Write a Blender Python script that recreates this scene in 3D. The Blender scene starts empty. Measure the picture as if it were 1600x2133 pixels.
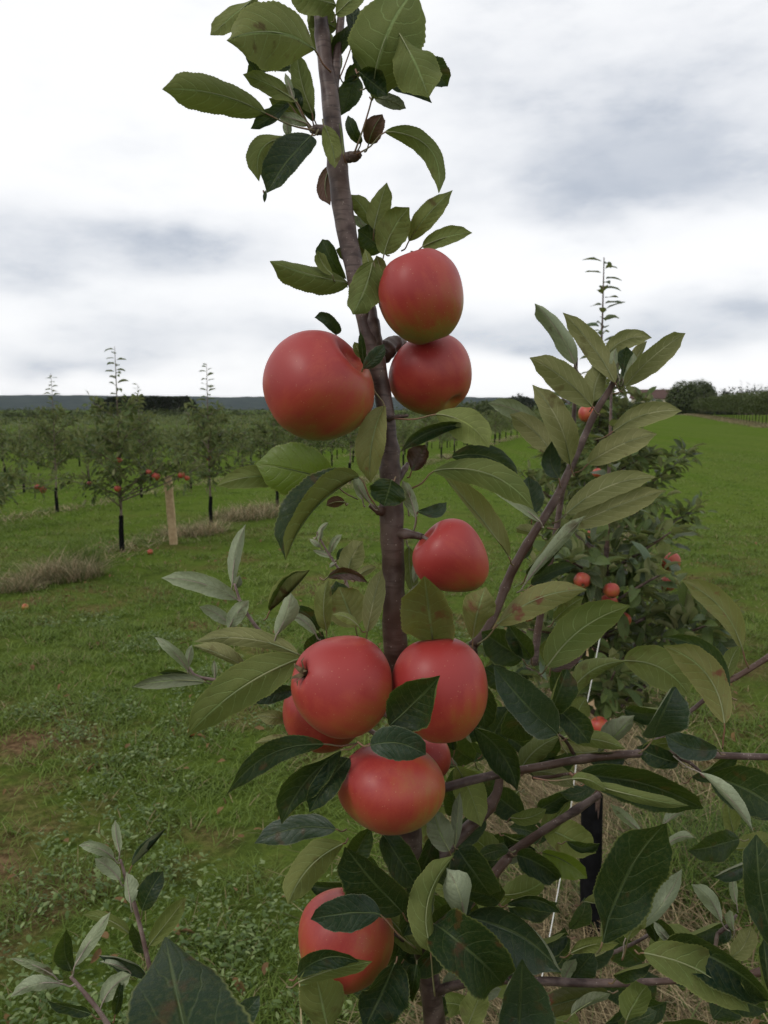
import bpy, math, random
import numpy as np
from mathutils import Vector, Matrix, noise as mnoise

random.seed(7)
rng = np.random.default_rng(11)
C = bpy.context.scene.collection
R = math.radians
sc = bpy.context.scene

# ------------------------------------------------------------------ camera
F = 1730.0            # focal length in photo pixels (photo 1600 x 2133)
CAMH = 1.7
PITCH = R(7.4)
cam = bpy.data.cameras.new('camera')
camo = bpy.data.objects.new('camera', cam)
C.objects.link(camo)
camo.location = (0, 0, CAMH)
camo.rotation_euler = (math.pi/2 - PITCH, 0, 0)
cam.sensor_fit = 'VERTICAL'
cam.sensor_height = 24.0
cam.lens = 24.0*F/2133.0
cam.clip_start = 0.05
cam.clip_end = 9000
cam.dof.use_dof = True
cam.dof.focus_distance = 0.64
cam.dof.aperture_fstop = 15.0
sc.camera = camo

FWD = Vector((0, math.cos(PITCH), -math.sin(PITCH)))
UP = Vector((0, math.sin(PITCH), math.cos(PITCH)))
RIGHT = Vector((1, 0, 0))
CP = Vector((0, 0, CAMH))

def at(px, py, d):
    return CP + FWD*d + RIGHT*((px-800)/F*d) + UP*((1066.5-py)/F*d)

def ground_at(px, py, z=0.0):
    v = FWD + RIGHT*((px-800)/F) + UP*((1066.5-py)/F)
    return CP + v*((z-CAMH)/v.z)

# ------------------------------------------------------------------ world / sun
W = bpy.data.worlds.new('World')
sc.world = W
W.use_nodes = True
SUN_EL, SUN_AZ = R(44), R(-122)       # azimuth measured from +Y towards +X
nt = W.node_tree
nt.nodes.clear()

def N(nt, kind, **kw):
    n = nt.nodes.new(kind)
    for k, v in kw.items():
        if k.startswith('i_'):
            key = k[2:]
            key = int(key) if key.isdigit() else key
            n.inputs[key].default_value = v
        else:
            setattr(n, k, v)
    return n

def math_n(nt, op, a, b=None, c=None, clamp=False):
    n = nt.nodes.new('ShaderNodeMath'); n.operation = op; n.use_clamp = clamp
    for i, v in enumerate((a, b, c)):
        if v is None: continue
        if isinstance(v, (int, float)): n.inputs[i].default_value = v
        else: nt.links.new(v, n.inputs[i])
    return n.outputs[0]

def mix_n(nt, fac, a, b, blend='MIX'):
    n = nt.nodes.new('ShaderNodeMix'); n.data_type = 'RGBA'; n.blend_type = blend
    if isinstance(fac, (int, float)): n.inputs[0].default_value = fac
    else: nt.links.new(fac, n.inputs[0])
    for i, v in ((6, a), (7, b)):
        if isinstance(v, tuple): n.inputs[i].default_value = (*v[:3], 1)
        else: nt.links.new(v, n.inputs[i])
    return n.outputs[2]

def smooth_n(nt, v, lo, hi, a=0.0, b=1.0):
    n = nt.nodes.new('ShaderNodeMapRange'); n.interpolation_type = 'SMOOTHSTEP'
    n.inputs[1].default_value = lo; n.inputs[2].default_value = hi
    n.inputs[3].default_value = a; n.inputs[4].default_value = b
    nt.links.new(v, n.inputs[0])
    return n.outputs[0]

tc = N(nt, 'ShaderNodeTexCoord')
sep = N(nt, 'ShaderNodeSeparateXYZ'); nt.links.new(tc.outputs['Generated'], sep.inputs[0])
sky = N(nt, 'ShaderNodeTexSky'); sky.sky_type = 'NISHITA'; sky.sun_disc = False
sky.sun_elevation = SUN_EL; sky.sun_rotation = SUN_AZ
az = math_n(nt, 'MULTIPLY', math_n(nt, 'ARCTAN2', sep.outputs[0], sep.outputs[1]), 57.3)
el = math_n(nt, 'MULTIPLY', math_n(nt, 'ARCSINE', sep.outputs[2]), 57.3)
cmb = N(nt, 'ShaderNodeCombineXYZ')
nt.links.new(math_n(nt, 'MULTIPLY', az, 0.062), cmb.inputs[0])
nt.links.new(math_n(nt, 'MULTIPLY', el, 0.145), cmb.inputs[1])
nz = N(nt, 'ShaderNodeTexNoise', i_Scale=1.6, i_Detail=9.0, i_Roughness=0.58)
nt.links.new(cmb.outputs[0], nz.inputs['Vector'])
wz = N(nt, 'ShaderNodeTexNoise', i_Scale=0.9, i_Detail=3.0)
nt.links.new(cmb.outputs[0], wz.inputs['Vector'])
wsep = N(nt, 'ShaderNodeSeparateColor'); nt.links.new(wz.outputs['Color'], wsep.inputs[0])
azw = math_n(nt, 'ADD', az, math_n(nt, 'MULTIPLY_ADD', wsep.outputs[0], 22.0, -11.0))
elw = math_n(nt, 'ADD', el, math_n(nt, 'MULTIPLY_ADD', wsep.outputs[1], 7.0, -3.5))
# grey cloud banks: azimuth, elevation, half sizes, weight
tot = None
for a0, e0, sa, se, w in [(16, 14.4, 13, 2.9, .85), (19, 19, 16, 7, .70), (-18, 9.4, 14, 2.6, .95), (19, 4.8, 15, 1.7, .75), (-8, 4.6, 24, 1.5, .62), (4, 21, 7, 4, .3),
                          (-20, 2.6, 9, 1.1, .62), (-30, 24, 12, 3, .4), (48, 9, 18, 3, .8), (-52, 14, 18, 4, .8), (70, 20, 16, 5, .8),
                          (110, 10, 30, 5, .8), (-110, 26, 30, 6, .8), (180, 14, 40, 5, .8), (-150, 30, 30, 7, .7), (30, 42, 30, 8, .7), (-30, 48, 30, 7, .7), (120, 45, 40, 8, .7)]:
    qx = math_n(nt, 'DIVIDE', math_n(nt, 'SUBTRACT', azw, float(a0)), float(sa))
    qy = math_n(nt, 'DIVIDE', math_n(nt, 'SUBTRACT', elw, float(e0)), float(se))
    q = math_n(nt, 'ADD', math_n(nt, 'MULTIPLY', qx, qx), math_n(nt, 'MULTIPLY', qy, qy))
    g = math_n(nt, 'MULTIPLY', math_n(nt, 'EXPONENT', math_n(nt, 'MULTIPLY', q, -1.0)), w)
    tot = g if tot is None else math_n(nt, 'ADD', tot, g)
dens = math_n(nt, 'MULTIPLY', tot, math_n(nt, 'MULTIPLY_ADD', nz.outputs[0], 1.6, 0.12))
grey = math_n(nt, 'MULTIPLY', smooth_n(nt, dens, 0.10, 1.15), math_n(nt, 'MULTIPLY_ADD', wsep.outputs[2], .8, .52))
wispy = smooth_n(nt, nz.outputs[0], 0.50, 0.72, 0.0, 0.15)
fac = math_n(nt, 'ADD', grey, wispy, clamp=True)
cloud = mix_n(nt, fac, (14.6, 14.7, 14.9), (7.2, 7.9, 9.1))
full = mix_n(nt, 0.93, sky.outputs[0], cloud)
# the overcast thins slowly toward the zenith only a little
bg = N(nt, 'ShaderNodeBackground', i_Strength=0.1)
nt.links.new(full, bg.inputs[0])
wo = N(nt, 'ShaderNodeOutputWorld'); nt.links.new(bg.outputs[0], wo.inputs[0])

sun = bpy.data.lights.new('sun', 'SUN'); sun.energy = 1.5; sun.angle = R(18); sun.color = (1, .95, .88)
suno = bpy.data.objects.new('sun', sun); C.objects.link(suno)
sd = Vector((math.sin(SUN_AZ)*math.cos(SUN_EL), math.cos(SUN_AZ)*math.cos(SUN_EL), math.sin(SUN_EL)))
suno.rotation_euler = (-sd).to_track_quat('-Z', 'Y').to_euler()
sc.view_settings.view_transform = 'Standard'
sc.view_settings.look = 'None'
sc.view_settings.exposure = -0.45
sc.view_settings.gamma = 1
sc.view_settings.use_curve_mapping = False

# ------------------------------------------------------------------ materials
def new_mat(name):
    m = bpy.data.materials.new(name); m.use_nodes = True
    t = m.node_tree; t.nodes.clear()
    o = t.nodes.new('ShaderNodeOutputMaterial')
    return m, t, o

def leaf_material(name, top, top2, under, under2, vein=(.12, .16, .06), trans=.25, rough=.42, stain=.0, staincol=(.065, .032, .014), spec=.5, obj=True):
    m, t, o = new_mat(name)
    uv = N(t, 'ShaderNodeUVMap'); uv.uv_map = 'UVMap'
    s = N(t, 'ShaderNodeSeparateXYZ'); t.links.new(uv.outputs[0], s.inputs[0])
    u = s.outputs[0]
    v = math_n(t, 'ABSOLUTE', math_n(t, 'MULTIPLY_ADD', s.outputs[1], 2.0, -1.0))
    tcn = N(t, 'ShaderNodeTexCoord')
    n1 = N(t, 'ShaderNodeTexNoise', i_Scale=38.0, i_Detail=3.0); t.links.new(tcn.outputs['Object'], n1.inputs['Vector'])
    n2 = N(t, 'ShaderNodeTexNoise', i_Scale=420.0, i_Detail=2.0); t.links.new(tcn.outputs['Object'], n2.inputs['Vector'])
    # secondary veins
    ph = math_n(t, 'MULTIPLY', math_n(t, 'SUBTRACT', u, math_n(t, 'MULTIPLY', math_n(t, 'POWER', v, 1.5), 0.24)), 7.5)
    ph = math_n(t, 'ADD', ph, math_n(t, 'MULTIPLY', s.outputs[1], 0.6))
    ph = math_n(t, 'ADD', ph, math_n(t, 'MULTIPLY', n1.outputs[0], 1.3))
    tri = math_n(t, 'ABSOLUTE', math_n(t, 'MULTIPLY_ADD', math_n(t, 'FRACT', ph), 2.0, -1.0))   # 1 on the vein
    sec = smooth_n(t, tri, 0.87, 0.99)
    sec = math_n(t, 'MULTIPLY', sec, smooth_n(t, v, 0.55, 1.0, 1.0, 0.15))
    mid = smooth_n(t, v, 0.02, 0.075, 1.0, 0.0)
    ve = math_n(t, 'MAXIMUM', math_n(t, 'MULTIPLY', sec, .55), mid)
    vor = N(t, 'ShaderNodeTexVoronoi', i_Scale=620.0); vor.feature = 'DISTANCE_TO_EDGE'
    t.links.new(tcn.outputs['Object'], vor.inputs['Vector'])
    fine = smooth_n(t, vor.outputs[0], 0.0, 0.14, 1.0, 0.0)
    if obj:
        oi = N(t, 'ShaderNodeObjectInfo'); rnd = oi.outputs['Random']
    else:
        at_ = N(t, 'ShaderNodeAttribute'); at_.attribute_name = 'rnd'; rnd = at_.outputs['Fac']
    geo = N(t, 'ShaderNodeNewGeometry')
    mixr = math_n(t, 'ADD', math_n(t, 'MULTIPLY', rnd, .6), math_n(t, 'MULTIPLY_ADD', n1.outputs[0], 1.0, -.3), clamp=True)
    ctop = mix_n(t, mixr, top, top2)
    cund = mix_n(t, mixr, under, under2)
    ctop = mix_n(t, math_n(t, 'MULTIPLY', ve, .45), ctop, vein)
    cund = mix_n(t, math_n(t, 'MULTIPLY', ve, .95), cund, tuple(min(1, c*1.9) for c in vein))
    cund = mix_n(t, math_n(t, 'MULTIPLY', fine, .22), cund, tuple(c*.55 for c in under2))
    col = mix_n(t, geo.outputs['Backfacing'], ctop, cund)
    col = mix_n(t, smooth_n(t, n2.outputs[0], .45, .62, 0, .16), col, tuple(c*.6 for c in under2))
    n3 = N(t, 'ShaderNodeTexNoise', i_Scale=62.0, i_Detail=4.0); t.links.new(tcn.outputs['Object'], n3.inputs['Vector'])
    sm = math_n(t, 'MULTIPLY', smooth_n(t, n3.outputs[0], .59, .70), math_n(t, 'MULTIPLY_ADD', rnd, .9, stain), clamp=True)
    col = mix_n(t, sm, col, staincol)
    if obj: col = mix_n(t, smooth_n(t, v, .93, .985, 0, .35), col, tuple(min(1, c*1.5) for c in under2))
    bsdf = N(t, 'ShaderNodeBsdfPrincipled', i_Roughness=rough)
    bsdf.inputs['Specular IOR Level'].default_value = spec
    t.links.new(math_n(t, 'MULTIPLY_ADD', geo.outputs['Backfacing'], .32, rough), bsdf.inputs['Roughness'])
    t.links.new(col, bsdf.inputs['Base Color'])
    h = math_n(t, 'ADD', math_n(t, 'MULTIPLY', ve, -1.0), math_n(t, 'MULTIPLY', math_n(t, 'MULTIPLY', fine, n2.outputs[0]), -.35))
    h = math_n(t, 'ADD', h, math_n(t, 'MULTIPLY', math_n(t, 'COSINE', math_n(t, 'MULTIPLY', ph, 6.2832)), -.13))
    sgn = math_n(t, 'MULTIPLY_ADD', geo.outputs['Backfacing'], -2.0, 1.0)
    bmp = N(t, 'ShaderNodeBump', i_Strength=.5, i_Distance=.0011)
    t.links.new(math_n(t, 'MULTIPLY', h, sgn), bmp.inputs['Height']); t.links.new(bmp.outputs[0], bsdf.inputs['Normal'])
    tr = N(t, 'ShaderNodeBsdfTranslucent'); t.links.new(mix_n(t, .5, col, (.16, .22, .02)), tr.inputs[0])
    ms = N(t, 'ShaderNodeMixShader'); ms.inputs[0].default_value = trans
    t.links.new(bsdf.outputs[0], ms.inputs[1]); t.links.new(tr.outputs[0], ms.inputs[2])
    t.links.new(ms.outputs[0], o.inputs[0])
    return m

M = {}
M['leaf'] = leaf_material('apple_leaf', (.006, .018, .010), (.016, .034, .010), (.098, .130, .036), (.168, .182, .055), rough=.34, spec=.16)
M['shoot'] = leaf_material('shoot_leaf', (.022, .045, .024), (.036, .058, .024), (.185, .195, .080), (.25, .24, .105), vein=(.22, .22, .12), trans=.22, rough=.5, spec=.2)
M['mid'] = leaf_material('tree_leaf', (.024, .044, .016), (.055, .075, .028), (.16, .175, .07), (.24, .235, .11), vein=(.2, .2, .1), trans=.25, rough=.4, spec=.22)
M['young'] = leaf_material('young_leaf', (.05, .085, .045), (.07, .11, .05), (.30, .34, .23), (.26, .30, .17), vein=(.2, .22, .13), trans=.2, rough=.55)
M['lime'] = leaf_material('lime_leaf', (.10, .16, .015), (.13, .18, .02), (.18, .22, .06), (.2, .22, .06), vein=(.2, .24, .07), trans=.35)
M['grey'] = leaf_material('dull_leaf', (.014, .032, .019), (.030, .052, .028), (.14, .165, .10), (.18, .19, .12), trans=.15, rough=.36, spec=.28)
M['stained'] = leaf_material('stained_leaf', (.05, .06, .02), (.08, .07, .025), (.14, .155, .042), (.185, .172, .052), trans=.3, stain=.45, staincol=(.16, .05, .03))
M['dead'] = leaf_material('dead_leaf', (.035, .012, .007), (.06, .02, .01), (.07, .025, .012), (.10, .04, .02), vein=(.05, .03, .015), trans=.08, stain=.2)
M['crown'] = leaf_material('crown_leaf', (.040, .072, .020), (.10, .135, .040), (.17, .19, .085), (.30, .30, .16), trans=.28, rough=.4, obj=False, spec=.15)
M['darkcrown'] = leaf_material('dark_crown_leaf', (.010, .016, .012), (.018, .026, .016), (.014, .022, .014), (.022, .028, .018), trans=.05, rough=.7, obj=False, spec=.2)
M['bush'] = leaf_material('bush_leaf', (.035, .055, .020), (.07, .085, .03), (.05, .07, .028), (.08, .10, .035), trans=.15, rough=.6, obj=False, spec=.2)

def simple_mat(name, c1, c2, scale=40, rough=.7, bump=.3, bdist=.001, spots=None, spec=.3, rings=False):
    m, t, o = new_mat(name)
    tcn = N(t, 'ShaderNodeTexCoord')
    n1 = N(t, 'ShaderNodeTexNoise', i_Scale=float(scale), i_Detail=5.0); t.links.new(tcn.outputs['Object'], n1.inputs['Vector'])
    col = mix_n(t, smooth_n(t, n1.outputs[0], .35, .65), c1, c2)
    if rings:
        mp = N(t, 'ShaderNodeMapping'); mp.inputs['Scale'].default_value = (60, 60, 420); t.links.new(tcn.outputs['Object'], mp.inputs[0])
        nr = N(t, 'ShaderNodeTexNoise', i_Scale=1.0, i_Detail=4.0); t.links.new(mp.outputs[0], nr.inputs['Vector'])
        col = mix_n(t, smooth_n(t, nr.outputs[0], .52, .66, 0, .55), col, tuple(c*.45 for c in c1))
        nl = N(t, 'ShaderNodeTexNoise', i_Scale=9.0, i_Detail=3.0); t.links.new(tcn.outputs['Object'], nl.inputs['Vector'])
        col = mix_n(t, smooth_n(t, nl.outputs[0], .42, .62, 0, .8), col, (.075, .040, .026))
    if spots:
        vo = N(t, 'ShaderNodeTexVoronoi', i_Scale=float(spots[0])); t.links.new(tcn.outputs['Object'], vo.inputs['Vector'])
        col = mix_n(t, math_n(t, 'MULTIPLY', smooth_n(t, vo.outputs['Distance'], .08, .18, 1, 0), smooth_n(t, n1.outputs[0], .42, .6)), col, spots[1])
    b = N(t, 'ShaderNodeBsdfPrincipled', i_Roughness=rough); b.inputs['Specular IOR Level'].default_value = spec
    t.links.new(col, b.inputs['Base Color'])
    bm_ = N(t, 'ShaderNodeBump', i_Strength=bump, i_Distance=bdist); t.links.new(n1.outputs[0], bm_.inputs['Height'])
    t.links.new(bm_.outputs[0], b.inputs['Normal']); t.links.new(b.outputs[0], o.inputs[0])
    return m

M['bark'] = simple_mat('bark', (.050, .030, .027), (.140, .100, .088), 70, .45, .7, .0014, (300, (.30, .25, .22)), .25, True)
M['twig'] = simple_mat('twig', (.12, .075, .065), (.23, .17, .15), 90, .55, .3, .0006, (520, (.4, .36, .32)))
M['petiole'] = simple_mat('petiole', (.13, .13, .06), (.20, .10, .065), 60, .5, .1, .0003)
M['midrib'] = simple_mat('midrib', (.16, .19, .085), (.22, .23, .11), 60, .5, .1, .0003)
M['midrib_top'] = simple_mat('midrib_top', (.050, .075, .030), (.085, .11, .045), 60, .5, .1, .0003, None, .15)
M['woolly'] = simple_mat('woolly_stem', (.24, .20, .16), (.34, .29, .24), 150, .8, .3, .0004)
M['guard'] = simple_mat('black_plastic', (.005, .005, .005), (.009, .009, .010), 30, .8, .25, .002, None, .04)
M['fartwig'] = simple_mat('far_trunk', (.11, .08, .06), (.19, .15, .12), 30, .8, .3, .002)
M['timber'] = simple_mat('timber', (.34, .24, .13), (.46, .34, .20), 22, .8, .3, .002)
M['string'] = simple_mat('string', (.55, .55, .52), (.7, .7, .66), 200, .7, .3, .0004)
M['roof'] = simple_mat('roof_tile', (.055, .030, .026), (.085, .045, .036), 3, .8, .3, .02)
M['render'] = simple_mat('house_render', (.55, .48, .36), (.62, .55, .42), 2, .9, .2, .01)
M['white'] = simple_mat('white_trim', (.6, .6, .58), (.7, .7, .68), 4, .7, .1, .002)
M['glass'] = simple_mat('window_glass', (.03, .035, .04), (.04, .045, .05), 4, .15, .02, .001, None, .8)
M['sepal'] = simple_mat('sepal', (.07, .045, .02), (.14, .10, .05), 200, .8, .4, .0005)

def apple_mat():
    m, t, o = new_mat('apple_skin')
    at_ = N(t, 'ShaderNodeAttribute'); at_.attribute_name = 'blush'
    tcn = N(t, 'ShaderNodeTexCoord')
    n1 = N(t, 'ShaderNodeTexNoise', i_Scale=30.0, i_Detail=4.0); t.links.new(tcn.outputs['Object'], n1.inputs['Vector'])
    n2 = N(t, 'ShaderNodeTexNoise', i_Scale=900.0, i_Detail=2.0); t.links.new(tcn.outputs['Object'], n2.inputs['Vector'])
    mp = N(t, 'ShaderNodeMapping'); mp.inputs['Scale'].default_value = (170, 170, 22); t.links.new(tcn.outputs['Object'], mp.inputs[0])
    n3 = N(t, 'ShaderNodeTexNoise', i_Scale=1.0, i_Detail=3.0); t.links.new(mp.outputs[0], n3.inputs['Vector'])
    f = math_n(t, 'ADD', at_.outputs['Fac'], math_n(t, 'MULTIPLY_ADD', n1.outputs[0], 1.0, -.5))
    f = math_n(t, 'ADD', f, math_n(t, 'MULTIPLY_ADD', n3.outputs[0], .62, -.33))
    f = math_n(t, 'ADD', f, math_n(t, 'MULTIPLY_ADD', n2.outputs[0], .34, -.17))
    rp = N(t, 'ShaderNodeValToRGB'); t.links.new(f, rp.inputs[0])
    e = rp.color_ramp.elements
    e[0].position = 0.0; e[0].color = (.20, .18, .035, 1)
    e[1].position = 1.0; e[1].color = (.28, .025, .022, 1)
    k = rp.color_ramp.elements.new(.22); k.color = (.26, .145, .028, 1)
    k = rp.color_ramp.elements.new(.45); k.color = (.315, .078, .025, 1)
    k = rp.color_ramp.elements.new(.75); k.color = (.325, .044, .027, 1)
    vo = N(t, 'ShaderNodeTexVoronoi', i_Scale=280.0); t.links.new(tcn.outputs['Object'], vo.inputs['Vector'])
    col = mix_n(t, smooth_n(t, vo.outputs['Distance'], .05, .12, .45, 0), rp.outputs[0], (.5, .3, .16))
    a2 = N(t, 'ShaderNodeAttribute'); a2.attribute_name = 'russet'
    col = mix_n(t, a2.outputs['Fac'], col, (.18, .13, .04))
    b = N(t, 'ShaderNodeBsdfPrincipled', i_Roughness=.40); b.inputs['Specular IOR Level'].default_value = .42
    b.inputs['Subsurface Weight'].default_value = .06
    b.inputs['Subsurface Radius'].default_value = (.006, .002, .001)
    b.inputs['Subsurface Scale'].default_value = 1.0
    b.inputs['Sheen Weight'].default_value = .04
    b.inputs['Sheen Roughness'].default_value = .45
    b.inputs['Sheen Tint'].default_value = (1, .8, .8, 1)
    t.links.new(col, b.inputs['Base Color'])
    t.links.new(math_n(t, 'MULTIPLY_ADD', n1.outputs[0], .25, .33), b.inputs['Roughness'])
    bm_ = N(t, 'ShaderNodeBump', i_Strength=.15, i_Distance=.0005)
    t.links.new(math_n(t, 'ADD', n1.outputs[0], math_n(t, 'MULTIPLY', n2.outputs[0], .25)), bm_.inputs['Height'])
    t.links.new(bm_.outputs[0], b.inputs['Normal']); t.links.new(b.outputs[0], o.inputs[0])
    return m
M['apple'] = apple_mat()

def ground_mat():
    m, t, o = new_mat('ground_turf')
    geo = N(t, 'ShaderNodeNewGeometry')
    n1 = N(t, 'ShaderNodeTexNoise', i_Scale=.9, i_Detail=7.0, i_Roughness=.6); t.links.new(geo.outputs['Position'], n1.inputs['Vector'])
    n2 = N(t, 'ShaderNodeTexNoise', i_Scale=22.0, i_Detail=6.0, i_Roughness=.7); t.links.new(geo.outputs['Position'], n2.inputs['Vector'])
    n3 = N(t, 'ShaderNodeTexNoise', i_Scale=.12, i_Detail=4.0); t.links.new(geo.outputs['Position'], n3.inputs['Vector'])
    s = N(t, 'ShaderNodeSeparateXYZ'); t.links.new(geo.outputs['Position'], s.inputs[0])
    mpf = N(t, 'ShaderNodeMapping'); mpf.inputs['Rotation'].default_value = (0, 0, .282); mpf.inputs['Scale'].default_value = (1.1, .05, 1); t.links.new(geo.outputs['Position'], mpf.inputs[0])
    n4 = N(t, 'ShaderNodeTexNoise', i_Scale=1.0, i_Detail=3.0); t.links.new(mpf.outputs[0], n4.inputs['Vector'])
    n5 = N(t, 'ShaderNodeTexNoise', i_Scale=3.2, i_Detail=8.0, i_Roughness=.72); t.links.new(geo.outputs['Position'], n5.inputs['Vector'])
    near = smooth_n(t, s.outputs[1], 3.0, 16.0, 1.0, 0.0)
    bare = math_n(t, 'MULTIPLY', smooth_n(t, n1.outputs[0], .49, .66), near)
    soil = mix_n(t, smooth_n(t, n2.outputs[0], .4, .6), (.08, .048, .026), (.17, .11, .06))
    turf = mix_n(t, smooth_n(t, n2.outputs[0], .35, .65), (.048, .085, .012), (.100, .150, .022))
    turf = mix_n(t, smooth_n(t, n3.outputs[0], .4, .65, 0, .4), turf, (.085, .11, .03))
    turf = mix_n(t, smooth_n(t, n4.outputs[0], .40, .62, 0, .55), turf, (.095, .125, .028))
    turf = mix_n(t, smooth_n(t, n5.outputs[0], .50, .64, 0, .6), turf, (.030, .052, .010))
    neard = mix_n(t, math_n(t, 'MULTIPLY', near, .30), turf, (.055, .062, .020))
    col = mix_n(t, bare, neard, soil)
    b = N(t, 'ShaderNodeBsdfPrincipled', i_Roughness=.95); b.inputs['Specular IOR Level'].default_value = .0
    t.links.new(col, b.inputs['Base Color'])
    bm_ = N(t, 'ShaderNodeBump', i_Strength=.8, i_Distance=.03); t.links.new(n2.outputs[0], bm_.inputs['Height'])
    t.links.new(bm_.outputs[0], b.inputs['Normal']); t.links.new(b.outputs[0], o.inputs[0])
    return m
M['ground'] = ground_mat()

def blade_mat(name, stops, rough=.6, trans=.3):
    m, t, o = new_mat(name)
    at_ = N(t, 'ShaderNodeAttribute'); at_.attribute_name = 'rnd'
    rp = N(t, 'ShaderNodeValToRGB'); t.links.new(at_.outputs['Fac'], rp.inputs[0])
    el_ = rp.color_ramp.elements
    el_[0].position = stops[0][0]; el_[0].color = (*stops[0][1], 1)
    el_[1].position = stops[-1][0]; el_[1].color = (*stops[-1][1], 1)
    for p, c in stops[1:-1]:
        k = rp.color_ramp.elements.new(p); k.color = (*c, 1)
    b = N(t, 'ShaderNodeBsdfPrincipled', i_Roughness=rough); b.inputs['Specular IOR Level'].default_value = .3
    t.links.new(rp.outputs[0], b.inputs['Base Color'])
    tr = N(t, 'ShaderNodeBsdfTranslucent'); t.links.new(rp.outputs[0], tr.inputs[0])
    ms = N(t, 'ShaderNodeMixShader'); ms.inputs[0].default_value = trans
    t.links.new(b.outputs[0], ms.inputs[1]); t.links.new(tr.outputs[0], ms.inputs[2]); t.links.new(ms.outputs[0], o.inputs[0])
    return m
M['grass'] = blade_mat('grass_blades', [(0, (.045, .085, .010)), (.5, (.105, .165, .020)), (.82, (.155, .205, .035)), (.9, (.16, .15, .06)), (1, (.26, .20, .10))])
M['straw'] = blade_mat('dry_grass', [(0, (.07, .045, .022)), (.12, (.06, .10, .02)), (.2, (.09, .065, .03)), (.6, (.19, .14, .07)), (1, (.40, .32, .18))], .7, .2)
M['straw_pale'] = blade_mat('pale_dry_grass', [(0, (.07, .11, .025)), (.18, (.12, .13, .045)), (.3, (.22, .17, .09)), (.65, (.32, .25, .14)), (1, (.50, .41, .26))], .7, .25)
M['weed'] = blade_mat('weed_leaves', [(0, (.045, .080, .016)), (.6, (.090, .14, .030)), (1, (.19, .24, .09))], .5, .2)

# ------------------------------------------------------------------ helpers
def tag(o, label=None, cat=None, group=None, kind=None):
    if label: o['label'] = label
    if cat: o['category'] = cat
    if group: o['group'] = group
    if kind: o['kind'] = kind
    return o

def empty(name, loc, rz=0, **kw):
    o = bpy.data.objects.new(name, None); C.objects.link(o)
    o.location = loc; o.rotation_euler = (0, 0, rz); o.empty_display_size = .05
    return tag(o, **kw)

def link(name, me, parent=None, loc=None):
    o = bpy.data.objects.new(name, me); C.objects.link(o)
    if parent: o.parent = parent
    if loc is not None: o.location = loc
    return o

def mesh(name, verts, faces, mats, uvs=None, smooth=True, fmat=None, attrs=None):
    """mixed faces, small meshes"""
    me = bpy.data.meshes.new(name)
    me.from_pydata([tuple(v) for v in verts], [], faces)
    for m in mats: me.materials.append(m)
    if smooth: me.polygons.foreach_set('use_smooth', [True]*len(me.polygons))
    if fmat is not None: me.polygons.foreach_set('material_index', fmat)
    if uvs is not None:
        ul = me.uv_layers.new(name='UVMap')
        idx = np.empty(len(me.loops), dtype=np.int32); me.loops.foreach_get('vertex_index', idx)
        ul.data.foreach_set('uv', np.asarray(uvs, dtype=np.float32)[idx].ravel())
    if attrs:
        for k, arr in attrs.items():
            a = me.attributes.new(k, 'FLOAT', 'POINT'); a.data.foreach_set('value', np.asarray(arr, dtype=np.float32))
    me.update()
    return me

def fast_mesh(name, V, Fc, mat, rnd=None, uv=None, smooth=False):
    """V (n,3); Fc (m,k) all faces with k corners"""
    V = np.asarray(V, dtype=np.float32); Fc = np.asarray(Fc, dtype=np.int32)
    me = bpy.data.meshes.new(name)
    k = Fc.shape[1]
    me.vertices.add(len(V)); me.vertices.foreach_set('co', V.ravel())
    me.loops.add(Fc.size); me.loops.foreach_set('vertex_index', Fc.ravel())
    me.polygons.add(len(Fc)); me.polygons.foreach_set('loop_start', np.arange(0, Fc.size, k, dtype=np.int32))
    me.polygons.foreach_set('loop_total', np.full(len(Fc), k, dtype=np.int32))
    if smooth: me.polygons.foreach_set('use_smooth', np.ones(len(Fc), dtype=bool))
    me.materials.append(mat)
    if rnd is not None:
        a = me.attributes.new('rnd', 'FLOAT', 'POINT'); a.data.foreach_set('value', np.asarray(rnd, dtype=np.float32))
    if uv is not None:
        ul = me.uv_layers.new(name='UVMap'); ul.data.foreach_set('uv', np.asarray(uv, dtype=np.float32)[Fc.ravel()].ravel())
    me.update(calc_edges=True)
    return me

def catmull(pts, n=6):
    P = [np.array(p, dtype=float) for p in pts]
    P = [2*P[0]-P[1]] + P + [2*P[-1]-P[-2]]
    out = []
    for i in range(1, len(P)-2):
        for k in range(n):
            t = k/n
            out.append(.5*((2*P[i]) + (-P[i-1]+P[i+1])*t + (2*P[i-1]-5*P[i]+4*P[i+1]-P[i+2])*t*t + (-P[i-1]+3*P[i]-3*P[i+1]+P[i+2])*t**3))
    out.append(P[-2])
    return out

def tube(path, radii, sides=8, cap=True, wob=0.0):
    """path list of 3-vectors, radii list"""
    V, Fc = [], []
    n = len(path)
    prev = None
    for i in range(n):
        p = Vector(path[i])
        t = (Vector(path[min(i+1, n-1)]) - Vector(path[max(i-1, 0)])).normalized()
        if prev is None:
            a = t.orthogonal().normalized()
        else:
            a = (prev - t*prev.dot(t)).normalized()
        prev = a
        b = t.cross(a)
        for s in range(sides):
            w = 2*math.pi*s/sides
            r = radii[i]*(1 + wob*mnoise.noise(Vector((math.cos(w)*1.5, math.sin(w)*1.5, i*.35))))
            V.append(p + (a*math.cos(w) + b*math.sin(w))*r)
    for i in range(n-1):
        for s in range(sides):
            s2 = (s+1) % sides
            Fc.append((i*sides+s, i*sides+s2, (i+1)*sides+s2, (i+1)*sides+s))
    if cap:
        Fc.append(tuple(range(sides))[::-1]); Fc.append(tuple((n-1)*sides+s for s in range(sides)))
    return V, Fc

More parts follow.
